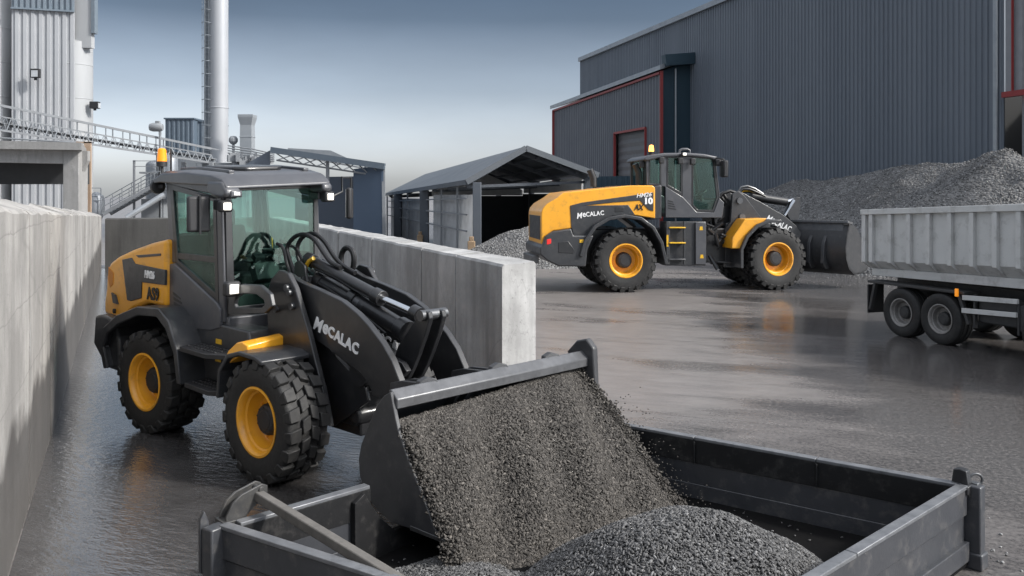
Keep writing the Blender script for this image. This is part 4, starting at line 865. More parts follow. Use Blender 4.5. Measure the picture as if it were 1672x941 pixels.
m = MB(); q = AE; k = q - nH*2.2; m.add([(AN.x+nH.x*.3-dH.x*.4, AN.y+nH.y*.3-dH.y*.4, 11.15), (AH.x-dH.x*.4, AH.y-dH.y*.4, 12.0), (AH.x+dH.x*22, AH.y+dH.y*22, 11.4), (AE.x+nH.x*.3+dH.x*.3, AE.y+nH.y*.3+dH.y*.3, 10.65)] , [(0, 1, 2, 3)]); v2 = [(x, y, z+.3) for x, y, z in m.v]; m.add(v2, [(3, 2, 1, 0)]); m.f += [(i, (i+1) % 4, (i+1) % 4+4, i+4) for i in range(4)]; sub(m.build('annex_roof', GALV, smooth=0), anx)
m = MB(); m.bar(AN-dH*.35+Vector((0, 0, 11.75)), AH-dH*.35+Vector((0, 0, 12.0)), .6, .75); sub(m.build('parapet_box', TEAL, smooth=0), anx)
m = MB(); m.bar(AN+nH*.12+Vector((0, 0, 10.98)), AE+nH*.12+Vector((0, 0, 10.48)), .12, .16); m.bar(AN+nH*.06-dH*.1, AN+nH*.06-dH*.1+Vector((0, 0, 11.1)), .26, .2); m.bar(AE+nH*.08, AE+nH*.08+Vector((0, 0, 10.5)), .3, .25); sub(m.build('red_trim', REDM), anx)
m = MB(); P0 = AN+dH*s0-nH*.25; P1 = AN+dH*s1-nH*.25
nsl = 26
vs = []
for k in range(nsl+1):
    z = zt*k/nsl; o = nH*(.05 if k % 2 else 0); vs += [tuple(P0+o+Vector((0, 0, z))), tuple(P1+o+Vector((0, 0, z)))]
m.add(vs, [(2*k, 2*k+1, 2*k+3, 2*k+2) for k in range(nsl)]); rd = sub(m.build('roller_door', mat('roller_door_sheet', (.10, .10, .105), (.13, .13, .135), .5), smooth=0), anx)
m = MB(); f = nH*.08
for a in (AN+dH*s0, AN+dH*s1): m.bar(a+f, a+f+Vector((0, 0, zt)), .14, .2)
m.bar(AN+dH*s0+f+Vector((0, 0, zt)), AN+dH*s1+f+Vector((0, 0, zt)), .14, .16); o = m.build('door_frame', REDM); sub(o, anx)
# teal container wall in front of the annex
q0 = W(958, 300, 46); q1 = W(1050, 300, 44)
m = MB(); clad(m, Vector((q0.x, q0.y, 0)), Vector((q1.x, q1.y, 0)), 0, CAMH+(320-288)*45/FPX, .30, .04, Vector((0, -1, 0))); m.bb(q0.x, q1.x, 46.1, 48.3, 0, 3.65); 
tag(m.build('shipping_container', TEAL, smooth=20), 'low dark teal container standing behind the long hood of the parked loader', 'container')

# ------------------------------------------------------------------ open shed
sg = Vector((-.319, 1, 0)).normalized(); sw = Vector((.953, .304, 0)).normalized()
SO = Vector((-1.88, 36, 0)); SLEN = 20.2
shed = empty('open_shed', SO, 0, 'open-fronted storage shed with pitched dark grey roof between the blue building and the parked loader', 'shed')
def sp(s, w, z): q = SO + sg*s + sw*w; return (q.x, q.y, z)
SHM = mat('shed_steel', (.065, .078, .096), (.085, .095, .11), .5, .6, scale=.6)
def eave(w, s): 
    k = s/SLEN; return (3.30-.50*k) if w == 0 else (4.72-.68*k) if w == 1 else (3.62-.5*k)
m = MB()
for a, b, wa, wb in ((0, 1, -.1, 2.46), (1, 2, 2.46, 5.75)):
    m.add([sp(-.35, wa, eave(a, 0)), sp(-.35, wb, eave(b, 0)), sp(SLEN, wb, eave(b, SLEN)), sp(SLEN, wa, eave(a, SLEN))], [(0, 1, 2, 3)])
    v2 = [(x, y, z+.08) for x, y, z in m.v[-4:]]; m.add(v2, [(3, 2, 1, 0)]); k = len(m.v)-8; m.f += [(k+i, k+(i+1) % 4, k+(i+1) % 4+4, k+i+4) for i in range(4)]
sub(m.build('roof', ROOFM, smooth=0), shed)
m = MB()
m.bar(sp(-.42, -.15, 3.27), sp(-.42, 2.46, 4.72), .10, .24); m.bar(sp(-.42, 2.46, 4.72), sp(-.42, 5.8, 3.6), .10, .24); m.bar(sp(-.4, -.12, 3.24), sp(SLEN, -.12, 2.78), .12, .16)
sub(m.build('barge_board', ROOFM), shed)
m = MB()
for k in range(7):
    s_ = .4+k*3.2
    m.bar(sp(s_, 0, eave(0, s_)-.12), sp(s_, 2.46, eave(1, s_)-.12), .12, .2); m.bar(sp(s_, 2.46, eave(1, s_)-.12), sp(s_, 5.6, eave(2, s_)-.12), .12, .2); m.bar(sp(s_, .1, eave(0, s_)-.2), sp(s_, 5.5, eave(2, s_)-.3), .08, .12)
for w_ in (.8, 1.6, 3.2, 4.2, 5.0):
    z = (3.3+(4.72-3.3)*w_/2.46 if w_ < 2.46 else 4.72-(4.72-3.62)*(w_-2.46)/3.2)-.12; m.bar(sp(0, w_, z), sp(SLEN, w_, z-.6), .1, .1)
sub(m.build('roof_truss', SHM), shed)
def post_s(px):
    t = (px-CXP)/FPX; return (t*SO.y-SO.x)/(sg.x-t*sg.y)
for px, wd in ((779, .34), (693, .45), (650, .45)):
    s_ = post_s(px); m = MB(); m.bar(sp(s_, 0, 0), sp(s_, 0, eave(0, s_)-.1), wd, wd); sub(m.build('post', SHM, bevel=.02), shed)
m = MB()
for s_ in (8, 14): m.bar(sp(s_, 5.6, 0), sp(s_, 5.6, 3.1), .3, .3)
m.bar(sp(.1, 5.55, 0), sp(.1, 5.55, 3.5), .34, .34); sub(m.build('post', SHM), shed)
m = MB()
for px in (664, 719, 745, 631): s_ = post_s(px); m.bar(sp(s_, .05, 0), sp(s_, .05, eave(0, s_)-.1), .09, .09)
for z0, z1 in ((1.2, 1.45), (1.9, 1.98), (2.6, 2.35)): m.bar(sp(.3, .05, z0), sp(SLEN, .05, z1), .06, .06)
sub(m.build('side_rail', GREYM), shed)
def sheer(name, c):
    m, nt, b = nm(name); nt.nodes.remove(b); d_ = N(nt, 'ShaderNodeBsdfDiffuse'); t_ = N(nt, 'ShaderNodeBsdfTranslucent'); mx = N(nt, 'ShaderNodeMixShader'); mx.inputs[0].default_value = .5
    col = mixc(nt, ramp(nt, noise(nt, OC(nt), 1.2, 5, .6), [(.35, 0.0), (.7, 1.0)]), c, tuple(x*.75 for x in c))
    for q in (d_, t_): nt.links.new(col, q.inputs[0])
    nt.links.new(d_.outputs[0], mx.inputs[1]); nt.links.new(t_.outputs[0], mx.inputs[2]); nt.links.new(mx.outputs[0], nt.nodes['Material Output'].inputs[0]); return m
PANE = mat('pale_curtain_panel', (.45, .46, .47), (.62, .63, .64), .7, scale=.7, dirt=(.2, .19, .18), dirtamt=.5)
PANB = mat('white_curtain_panel', (.78, .79, .80), (.7, .71, .72), .7, scale=.5)
SHEER = sheer('pale_sheer_sheet', (.70, .71, .72)); SHEERW = sheer('white_sheer_sheet', (.85, .86, .87))
for a, b, mt_, zt_ in ((633, 684, PANE, 2.55), (701, 771, PANE, 2.75)):
    s0_, s1_ = post_s(b), post_s(a); m = MB(); m.bar(sp(s0_, .22, zt_/2), sp(s1_, .22, zt_/2), .03, zt_); sub(m.build('side_panel', SHEER if mt_ is PANE else SHEERW), shed)
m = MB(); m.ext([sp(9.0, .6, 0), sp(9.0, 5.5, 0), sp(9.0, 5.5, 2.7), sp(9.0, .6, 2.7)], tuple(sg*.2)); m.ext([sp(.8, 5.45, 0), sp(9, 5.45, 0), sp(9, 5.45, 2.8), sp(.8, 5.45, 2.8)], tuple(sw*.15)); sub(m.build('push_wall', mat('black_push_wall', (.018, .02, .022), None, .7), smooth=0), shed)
m = MB(); m.ext([sp(9.1, .5, 2.72), sp(9.1, 5.5, 2.72), sp(9.1, 5.5, 3.0), sp(9.1, 2.46, 4.3), sp(9.1, .5, 3.15)], tuple(sg*.08)); m.ext([sp(.8, 5.5, 2.85), sp(9, 5.5, 2.85), sp(9, 5.5, 3.3), sp(.8, 5.5, 3.55)], tuple(sw*.08)); sub(m.build('upper_cladding', PANE, smooth=0), shed)
RUST = mat('rusty_guard', (.34, .25, .16), (.22, .15, .09), .8, scale=3)
for px, zz in ((781, .9), (695, .7)):
    s_ = post_s(px); m = MB(); m.box(Vector(sp(s_-.05, -.3, zz/2)), (.3, .22, zz*1.0)); m.box(Vector(sp(s_-.05, -.3, zz+.08)), (.18, .16, .2)); sub(m.build('post_guard', RUST, bevel=.03), shed)

# ------------------------------------------------------------------ blue building with open lattice roof
BLU = mat('navy_cladding', (.055, .085, .130), (.065, .095, .142), .45, .6, scale=.5); BLU2 = mat('navy_cladding_shaded', (.048, .066, .095), (.055, .072, .10), .5, scale=.5)  # BLU2 is a darker copy, putting the recess's shade into the colour
Yb = 46.0
bc_ = W(577, 320, Yb); br = W(626, 320, Yb-.6); bl = W(470, 320, Yb+2.6)
for q in (bc_, br, bl): q.z = 0
blue = empty('blue_building', bc_, 0, 'navy blue sheet-metal building with an open lattice roof, right behind the cab', 'building')
zt0 = CAMH + (320-287)*Yb/FPX
m = MB(); d1 = (br-bc_).normalized(); clad(m, bc_, br, 0, zt0+.35, 1.1, .02, Vector((0, -1, 0)), zt0+.55); m.ext([(br.x, br.y, 0), (br.x-1.5, br.y+9, 0), (br.x-1.5, br.y+9, zt0+.5), (br.x, br.y, zt0+.5)], (-.1, 0, 0)); sub(m.build('front_wall', BLU, smooth=20), blue)
m = MB(); m.ext([(bc_.x, bc_.y+1.6, 0), (bl.x, bl.y+1.6, 0), (bl.x, bl.y+1.6, zt0), (bc_.x, bc_.y+1.6, zt0)], (0, .1, 0)); m.ext([(bc_.x, bc_.y, 0), (bc_.x, bc_.y+1.6, 0), (bc_.x, bc_.y+1.6, zt0+.2), (bc_.x, bc_.y, zt0+.2)], (.1, 0, 0)); sub(m.build('recessed_wall', BLU2, smooth=0), blue)
T0 = W(443, 245, Yb); T1 = W(628, 272, Yb-.7)
m = MB(); m.bar(T0, T1, .3, .32); sub(m.build('roof_beam', mat('beam_blue', (.085, .11, .14), (.1, .125, .15), .5)), blue)
m = MB()
B0_ = W(452, 262, Yb+.3); B1_ = W(624, 288, Yb-.3); K0 = W(468, 252, Yb+7); K1 = W(622, 280, Yb+7)
m.bar(B0_, B1_, .09, .09); m.bar(K0, K1, .10, .10)
for k in range(8):
    t0 = k/8; t1 = (k+1)/8
    a = T0.lerp(T1, t0); b = B0_.lerp(B1_, t1); c = K0.lerp(K1, (t0+t1)/2); e = B0_.lerp(B1_, t0); m.bar(a, b, .06, .06); m.bar(e, c, .06, .06); m.bar(a, c, .06, .06); m.bar(T0.lerp(T1, t1), c, .05, .05)
for px in (535, 622): a = W(px, 262 if px < 600 else 275, Yb-.1); m.bar((a.x, a.y, zt0-.4), a, .16, .16)
sub(m.build('roof_lattice', GREYM), blue)
m = MB(); m.ext([tuple(W(440, 246, Yb+.2)), tuple(W(440, 278, Yb+.2)), tuple(W(398, 278, Yb+.2)), tuple(W(402, 268, Yb+.2))], (0, .15, 0)); sub(m.build('gable_plate', mat('gable_blue', (.10, .12, .15), None, .5), smooth=0), blue)
m = MB(); m.ext([tuple(W(470, 242, Yb+9)), tuple(W(540, 246, Yb+9)), tuple(W(575, 262, Yb+9)), tuple(W(470, 256, Yb+9))], (0, .1, 0)); sub(m.build('skylight_sheet', GALV, smooth=0), blue)
m = MB(); m.bar(W(626, 270, Yb-.5), (br.x+.05, br.y, 0), .16, .16); sub(m.build('corner_post', GREYM), blue)
# ------------------------------------------------------------------ silo tower on the left
SILO = mat('silo_shell', (.40, .41, .42), (.34, .35, .36), .5, .6, scale=.4, mapsc=(1.0, 1.0, .3), dirt=(.36, .36, .36), dirtamt=.3)
RIB = mat('pale_ribbed_sheet', (.30, .312, .33), (.35, .36, .375), .4, .5, scale=.4)
LOUV = mat('louvre_blue_grey', (.13, .165, .20), (.16, .19, .22), .5)
Yt = 60.0
def WP(px, py, Y): return W(px, py, Y)
tl_, tr_ = W(19, 320, Yt), W(122, 320, Yt+1.2); tl_.z = tr_.z = 0; ztw = CAMH + 420*Yt/FPX
tower = empty('silo_tower', tl_, 0, 'tall pale tower with a ribbed front and round silos at both sides', 'silo')
m = MB(); nT = Vector((tr_.y-tl_.y, -(tr_.x-tl_.x), 0)).normalized(); zl = CAMH + (320-14)*Yt/FPX
clad(m, tl_, tr_, 0, zl, .46, .10, nT, None, .45); sub(m.build('ribbed_front', RIB, smooth=20), tower)
m = MB(); clad(m, tl_+nT*.05, tr_+nT*.05, zl+.02, ztw, .34, .12, nT, None, .5); m.bar(tl_+nT*.2+Vector((0, 0, zl)), tr_+nT*.2+Vector((0, 0, zl)), .2, .12); sub(m.build('louvre_band', LOUV, smooth=20), tower)
for px, rr, Y in ((-22, 1.75, Yt+1.2), (121, 1.25, Yt+2.3)):
    c = W(px, 320, Y); m = MB(); hh = ztw if px < 50 else CAMH + (320-70)*Y/FPX
    prof = []
    z = 0
    while z < hh: prof += [(rr, z), (rr, min(z+2.35, hh)), (rr+.02, min(z+2.37, hh)), (rr+.02, min(z+2.42, hh))]; z += 2.44
    prof.append((rr-.2, hh+.05)); m.lathe(prof, 'z', 40, (c.x, c.y, 0)); sub(m.build('silo', SILO, smooth=30), tower)
c = W(124, 320, Yt+1.6); z = CAMH+(320-72)*Yt/FPX
m = MB(); m.bb(c.x-.4, W(150, 0, Yt+1.6).x, Yt+1.5, Yt+2.0, z, ztw); sub(m.build('head_house', SILO, smooth=0), tower)
m = MB(); x = W(152, 0, Yt+1.5).x; z2 = CAMH+(320-48)*Yt/FPX; m.bb(x-.1, x+.15, Yt+1.4, Yt+1.9, z2, ztw); sub(m.build('head_house_trim', LOUV, smooth=0), tower)
m = MB(); m.bb(tl_.x-2, tr_.x-2.2, Yt+2.5, Yt+6, 0, ztw); sub(m.build('tower_core', RIB, smooth=0), tower)
def flood(px, py, Y, d, label, faced):
    c = W(px, py, Y); m = MB(); m.box(c, d); m.box((c.x, c.y, c.z-d[2]*.62), (d[0]*.3, .1, d[2]*.3)); o = m.build('floodlight', PLAS, bevel=.02)
    tag(o, label, 'floodlight', 'floodlights on the silo tower')
    if faced: k = MB().box((0, -d[1]*.5-.01, d[2]*.72), (d[0]*.72, .02, d[2]*.72)).build('lens', mat('flood_lens', (.5, .52, .54), None, .2), o)
    else: k = MB().box((d[0]*.5+.01, 0, d[2]*.72), (.02, d[1]*.8, d[2]*.72)).build('lens', mat('flood_lens_side', (.5, .52, .54), None, .2), o)
flood(58, 120, Yt-.3, (.62, .28, .62), 'square floodlight fixed to the ribbed front of the silo tower', True)
flood(155, 172, Yt+1.8, (.62, .4, .5), 'dark floodlight sticking out from the side of the right silo', False)

# ------------------------------------------------------------------ lattice conveyor bridge
conv = empty('conveyor_bridge', W(150, 220, 52), 0, 'long steel lattice conveyor bridge sloping down from the silo tower to the chimney', 'conveyor')
a0, a1 = W(-30, 166, 50), W(345, 243, 57); b0, b1 = W(-30, 208, 50), W(345, 266, 57)
m = MB(); m.bar(a0, a1, .12, .14); m2 = Vector((0, 1.4, 0)); m.bar(a0+m2, a1+m2, .08, .08); m.bar(b0, b1, .12, .12); m.bar(b0+m2, b1+m2, .08, .08)
h0 = a0.lerp(b0, .45); h1 = a1.lerp(b1, .45); m.bar(h0, h1, .07, .07); sub(m.build('chord', GREYM), conv)
m = MB(); nb = 26
for k in range(nb):
    t0 = k/nb; t1 = (k+1)/nb; tm = (t0+t1)/2
    m.bar(h0.lerp(h1, t0), b0.lerp(b1, tm), .045, .045); m.bar(b0.lerp(b1, tm), h0.lerp(h1, t1), .045, .045)
    m.bar(h0.lerp(h1, t0)+m2, b0.lerp(b1, tm)+m2, .04, .04); m.bar(b0.lerp(b1, tm)+m2, h0.lerp(h1, t1)+m2, .04, .04)
    m.bar(b0.lerp(b1, t0), b0.lerp(b1, t1)+m2, .04, .04)
    if k % 2 == 0: m.bar(a0.lerp(a1, t0), h0.lerp(h1, t0), .06, .06); m.bar(a0.lerp(a1, t0)+m2, b0.lerp(b1, t0)+m2, .05, .05)
sub(m.build('lattice', GALV), conv)
m = MB(); q0 = h0.lerp(b0, .5)+Vector((0, .7, 0)); q1 = h1.lerp(b1, .5)+Vector((0, .7, 0)); m.bar(q0, q1, .8, .05)
for k in range(30): q = q0.lerp(q1, (k+.5)/30); m.tube([q+Vector((0, -.45, -.08)), q+Vector((0, .45, -.08))], .07, 8)
sub(m.build('belt', GREYM), conv)
m = MB()
for px in (300, 345): q = W(px, 265, 56.6); m.bar((q.x, q.y, 0), q, .25, .25)
q = W(258, 250, 56.3); m.bar((q.x, q.y, 0), q, .18, .18)
sub(m.build('support_leg', GREYM), conv)

# ------------------------------------------------------------------ concrete portal in front of the tower
Yp = 44.0
por = empty('concrete_portal', W(60, 330, Yp), 0, 'pale concrete portal frame with a flat roof slab, standing behind the left wall', 'building')
def px2(px, Y=Yp): return W(px, 320, Y).x
def pz(py, Y=Yp): return CAMH+(320-py)*Y/FPX
m = MB(); m.add([(px2(-60), Yp-.3, pz(222)), (px2(141), Yp-.3, pz(246)), (px2(141), Yp-.3, pz(233)), (px2(-60), Yp-.3, pz(228-8))], []) 
m = MB(); m.ext([(px2(-70), Yp-.5, pz(243)), (px2(141), Yp-.5, pz(246)), (px2(141), Yp-.5, pz(234)), (px2(-70), Yp-.5, pz(229))], (px2(148, Yp+5)-px2(141, Yp-.5), 5.5, 0)); sub(m.build('roof_slab', CON_P, smooth=0), por)
m = MB(); m.ext([(px2(-70), Yp, pz(264)), (px2(104), Yp, pz(267.5)), (px2(104), Yp, pz(244)), (px2(-70), Yp, pz(242))], (0, .6, 0)); sub(m.build('beam', CON_P, smooth=0), por)
m = MB(); m.bb(px2(103.5), px2(129.5), Yp-.05, Yp+.9, 0, pz(245.5)); sub(m.build('column', CON_P, bevel=.03), por)
m = MB(); m.bb(px2(-70), px2(-40), Yp-.05, Yp+.9, 0, pz(245.5)); sub(m.build('column', CON_P, bevel=.03), por)
m = MB(); m.bb(px2(-70), px2(105), Yp+2.2, Yp+2.6, pz(300), pz(262)); sub(m.build('dark_shutter', mat('dark_grey_shutter', (.05, .052, .055), None, .6), smooth=0), por)
m = MB(); m.bb(px2(133, Yp+3)-.25, px2(133, Yp+3), Yp+2.6, Yp+3.0, 0, pz(248)); sub(m.build('column', CON_P, bevel=.03), por)
m = MB(); m.ext([(px2(129.5), Yp+.3, pz(246)), (px2(138), Yp+.3, pz(246)), (px2(138), Yp+.3, pz(262)), (px2(129.5), Yp+.3, pz(280))], (0, .3, 0)); sub(m.build('corbel', CON_P, smooth=0), por)
m = MB(); q0 = W(-40, 223, Yp); q1 = W(122, 233, Yp); m.tube([q0, q1], .05, 6); sub(m.build('roof_rail', GREYM), por)
Yr = Yp+5.6; m = MB(); m.bb(px2(137, Yr), px2(148, Yr), Yr, Yr+.12, 0, pz(232, Yr)); m.bb(px2(124, Yr), px2(148, Yr), Yr, Yr+.12, pz(234, Yr), pz(231.5, Yr)); tag(m.build('rusty_duct', mat('rusty_strip', (.30, .20, .13), (.42, .32, .24), .7, scale=.6)), 'tall narrow rust-brown duct at the corner of the concrete portal', 'duct')

# ------------------------------------------------------------------ chimney
Yc = 62.0; c = W(358, 320, Yc); chim = empty('chimney', (c.x, c.y, 0), 0, 'tall pale steel chimney with a caged ladder, rising out of the picture', 'chimney')
m = MB(); rr = 14.2*Yc/FPX; m.lathe([(rr, 0), (rr, 9), (rr+.03, 9.02), (rr+.03, 9.1), (rr, 9.12), (rr, 27)], 'z', 40); m.build('flue', mat('chimney_shell', (.42, .43, .45), (.37, .385, .405), .38, .5, scale=.3, metal=.15), chim, smooth=30)
xl = px2(341, Yc)-c.x
m = MB()
for dx_ in (-.22, .22): m.bar((xl+dx_, -.3, 4), (xl+dx_, -.3, 27), .06, .06)
for k in range(76): m.bar((xl-.22, -.3, 4+k*.3), (xl+.22, -.3, 4+k*.3), .04, .04)
for k in range(24):
    z = 5+k*.92; m.tube([(xl+.36*math.cos(a), -.3-.5*abs(math.sin(a)), z) for a in np.linspace(0, PI, 9)], .025, 5)
for a in np.linspace(.1, PI-.1, 5): m.bar((xl+.36*math.cos(a), -.3-.5*math.sin(a), 5), (xl+.36*math.cos(a), -.3-.5*math.sin(a), 27), .03, .03)
m.bb(xl-.3, xl+.42, .05, .12, 3, 27)
m.build('caged_ladder', mat('ladder_steel', (.20, .225, .25), (.17, .19, .21), .5), chim)
m = MB(); m.ring([(-1.3, -.9, 3.9), (1.0, -.9, 3.9), (1.0, .9, 3.9), (-1.3, .9, 3.9)], [(-.7, -.66, 3.9), (.65, -.66, 3.9), (.65, .66, 3.9), (-.7, .66, 3.9)], (0, 0, .12))
for z in (4.5, 5.0):
    m.bar((-1.3, -.9, z), (1.0, -.9, z), .04, .04)
for x in np.linspace(-1.3, 1.0, 7): m.bar((x, -.9, 3.9), (x, -.9, 5.0), .04, .04)
m.build('platform', GALV, chim)

# ------------------------------------------------------------------ plant between chimney and tower
def boxpx(name, mt, x0, x1, y0, y1, Y, dep, label, cat, rib=False):
    e = None; m = MB(); X0, X1 = W(x0, 0, Y).x, W(x1, 0, Y).x; z1, z0 = CAMH+(320-y0)*Y/FPX, CAMH+(320-y1)*Y/FPX
    m.bb(X0, X1, Y, Y+dep, max(0, z0), z1)
    if rib: clad(m, Vector((X0, Y-.01, 0)), Vector((X1, Y-.01, 0)), max(0, z0), z1, .35, .04, Vector((0, -1, 0))); m.bb(X0-.1, X1+.1, Y-.12, Y+dep, z1, z1+.12)
    return tag(m.build(name, mt, smooth=20), label, cat)
PB = mat('plant_blue_grey', (.085, .115, .150), (.10, .13, .165), .5, scale=.4); PG = mat('plant_grey', (.21, .23, .25), (.26, .275, .295), .45, scale=.5)
boxpx('plant_building', PB, 270, 316, 195, 420, 72, 5, 'blue-grey sheet-metal building just left of the chimney, higher than its neighbour', 'building', True)
boxpx('plant_building', PB, 317, 340, 199, 420, 73, 5, 'narrow blue-grey sheet-metal building half hidden behind the chimney ladder', 'building', True)
boxpx('plant_building', PG, 262, 336, 249, 420, 64, 4, 'grey rendered low block under the conveyor bridge, behind the amber beacon', 'building')
boxpx('plant_building', PG, 330, 402, 266, 420, 58, 5, 'low pale grey plant room at the foot of the chimney', 'building')
def tank(px, w, y0, Y, label, mt=PG, dome=True):
    c = W(px, 320, Y); r_ = w/2*Y/FPX; z1 = CAMH+(320-y0)*Y/FPX; m = MB(); pr = [(r_, 0), (r_, z1-r_*.5)]
    for k in (.6, 1.0, 1.4): pr = pr[:-1] + [(r_, z1*.45*k), (r_+.03, z1*.45*k+.02), (r_+.03, z1*.45*k+.08), (r_, z1*.45*k+.1)] + pr[-1:]
    pr = [(a, b) for a, b in pr if b <= z1-r_*.5+.01]; pr.sort(key=lambda q: q[1])
    pr += [(r_*.9, z1-r_*.28), (r_*.6, z1-r_*.1), (r_*.2, z1), (.001, z1)]
    m.lathe(pr, 'z', 28, (c.x, c.y, 0)); return tag(m.build('tank', mt, smooth=40), label, 'tank', 'grey process tanks')
TANKM = mat('tank_steel', (.28, .30, .33), (.22, .24, .265), .35, .5, metal=.3, scale=.7)
tank(254, 30, 262, 58, 'domed grey steel tank left of the cab, behind the handrail platform', TANKM)
tank(277, 26, 253, 60, 'taller grey steel tank partly hidden by the rear corner of the cab', TANKM)
# small vessel by the rusty duct
e_ = W(157, 330, 56); e_.z = 0
m = MB(); m.lathe([(.15, 0), (.15, .6), (.5, 1.6), (.52, 2.4), (.45, 2.7), (.1, 2.95)], 'z', 20, (e_.x, e_.y, 0))
for dx_ in (-.55, .55): m.bar((e_.x+dx_, e_.y-.5, 0), (e_.x+dx_, e_.y-.5, 3.2), .05, .05)
for z in (2.4, 2.8, 3.2): m.bar((e_.x-.55, e_.y-.5, z), (e_.x+.55, e_.y-.5, z), .04, .04)
tag(m.build('hopper', TANKM), 'small round hopper with a railed top just right of the rusty duct', 'hopper')
# stair and platform
st_ = empty('access_stair', W(220, 330, 54), 0, 'grey steel stair and handrail platform climbing towards the tanks', 'stairs')
m = MB(); p0 = W(168, 350, 54); p1 = W(246, 306, 54)
for dy in (0, 1.0):
    o = Vector((0, dy, 0)); m.bar(p0+o, p1+o, .08, .22)
sub(m.build('stringer', GREYM), st_)
m = MB()
for k in range(12): q = p0.lerp(p1, (k+.5)/12); m.box((q.x, q.y+.5, q.z), (.28, 1.0, .04))
sub(m.build('tread', GREYM), st_)
m = MB(); up = Vector((0, 0, .95))
for dy in (0, 1.0):
    o = Vector((0, dy, 0)); m.tube([p0+o+up, p1+o+up, W(270, 304, 54)+o+up], .03, 6); m.tube([p0+o+up*.5, p1+o+up*.5, W(270, 304, 54)+o+up*.5], .025, 6)
    for k in range(6): q = p0.lerp(p1, k/5)+o; m.bar(q, q+up, .04, .04)
for px in (252, 262): q = W(px, 305, 54); m.bar(q, q+up, .04, .04)
sub(m.build('handrail', GALV), st_)
m = MB(); q0, q1 = W(244, 307, 54), W(285, 307, 54); m.bb(q0.x, q1.x, 54, 56, q0.z-.1, q0.z); m.bb(W(216, 0, 54).x, W(262, 0, 54).x, 55, 57, W(0, 283, 54).z, W(0, 280, 54).z)
for px in (219, 262): q = W(px, 262, 55); m.bar((q.x, q.y, 0), q, .12, .12)
for py in (263, 272): m.bar(W(219, py, 55), W(262, py, 55), .04, .04)
m.bb(W(225, 0, 55).x, W(262, 0, 55).x, 55.5, 57, 0, W(0, 325, 55).z)
sub(m.build('platform', GREYM), st_)
m = MB(); m.tube([W(206, 356, 50), W(268, 318, 51)], .17, 10); tag(m.build('slanted_pipe', GALV), 'pale slanted chute pipe rising to the right behind the low end wall', 'pipe')
# motor on mast, duct, ball
q = W(255, 208, 55); mo = MB(); mo.lathe([(.001, -.42), (.22, -.4), (.28, -.2), (.28, .25), (.2, .42), (.001, .44)], 'x', 18, q); mo.box((q.x+.1, q.y, q.z+.3), (.25, .25, .2)); mo.box((q.x+.25, q.y, q.z-.32), (.14, .14, .3)); mo.bar((q.x+.25, q.y, 0), (q.x+.25, q.y, q.z-.3), .12, .12)
tag(mo.build('drive_motor', GREYM, bevel=.01), 'round grey drive motor on a thin mast above the conveyor bridge', 'motor')
Yd = 60; c = W(404, 320, Yd); m = MB(); w = .42
def fr(z, h): return [(c.x-h, Yd-h, z), (c.x+h, Yd-h, z), (c.x+h, Yd+h, z), (c.x-h, Yd+h, z)]
zs_ = [(0, .40), (CAMH+(320-250)*Yd/FPX, .40), (CAMH+(320-225)*Yd/FPX, .41), (CAMH+(320-224)*Yd/FPX, .44), (CAMH+(320-223)*Yd/FPX, .41), (CAMH+(320-205)*Yd/FPX, .39), (CAMH+(320-192)*Yd/FPX, .52), (CAMH+(320-188)*Yd/FPX, .52)]
for z, h in zs_: m.v += fr(z, h)
for k in range(len(zs_)-1): m.f += [(4*k+i, 4*k+(i+1) % 4, 4*k+4+(i+1) % 4, 4*k+4+i) for i in range(4)]
m.f.append((len(m.v)-4, len(m.v)-3, len(m.v)-2, len(m.v)-1)); tag(m.build('exhaust_duct', mat('duct_steel', (.27, .29, .31), (.23, .25, .27), .45, scale=1), smooth=0), 'square grey exhaust duct with a flared top, right of the chimney', 'duct')
q = W(381, 229, 60); m = MB(); m.lathe([(.001, .30), (.2, .26), (.32, .1), (.32, -.1), (.2, -.26), (.10, -.3), (.10, -4)], 'z', 10, q); tag(m.build('vent_cowl', GREYM, smooth=20), 'small rounded vent cowl on a pipe between chimney and square duct', 'vent')
m = MB(); random.seed(21)
for k in range(26):
    px = random.uniform(376, 442); base = 262+(px-376)*.05; q = W(px, base, 57+random.random()*3); m.box((q.x, q.y, q.z+random.uniform(-.3, .3)), (random.uniform(.15, .5), .4, random.uniform(.2, .7)), random.uniform(0, 1))
for k in range(5): m.tube([W(372, 238+k*4, 58), W(410, 243+k*4, 58), W(448, 252+k*3, 58)], .05, 6)
for px in (380, 395, 418, 436): q = W(px, 250, 58); m.bar((q.x, q.y, 0), q, .12, .12)
tag(m.build('pipework', GREYM), 'tangle of grey pipes and valves between the chimney and the lattice roof', 'pipes')
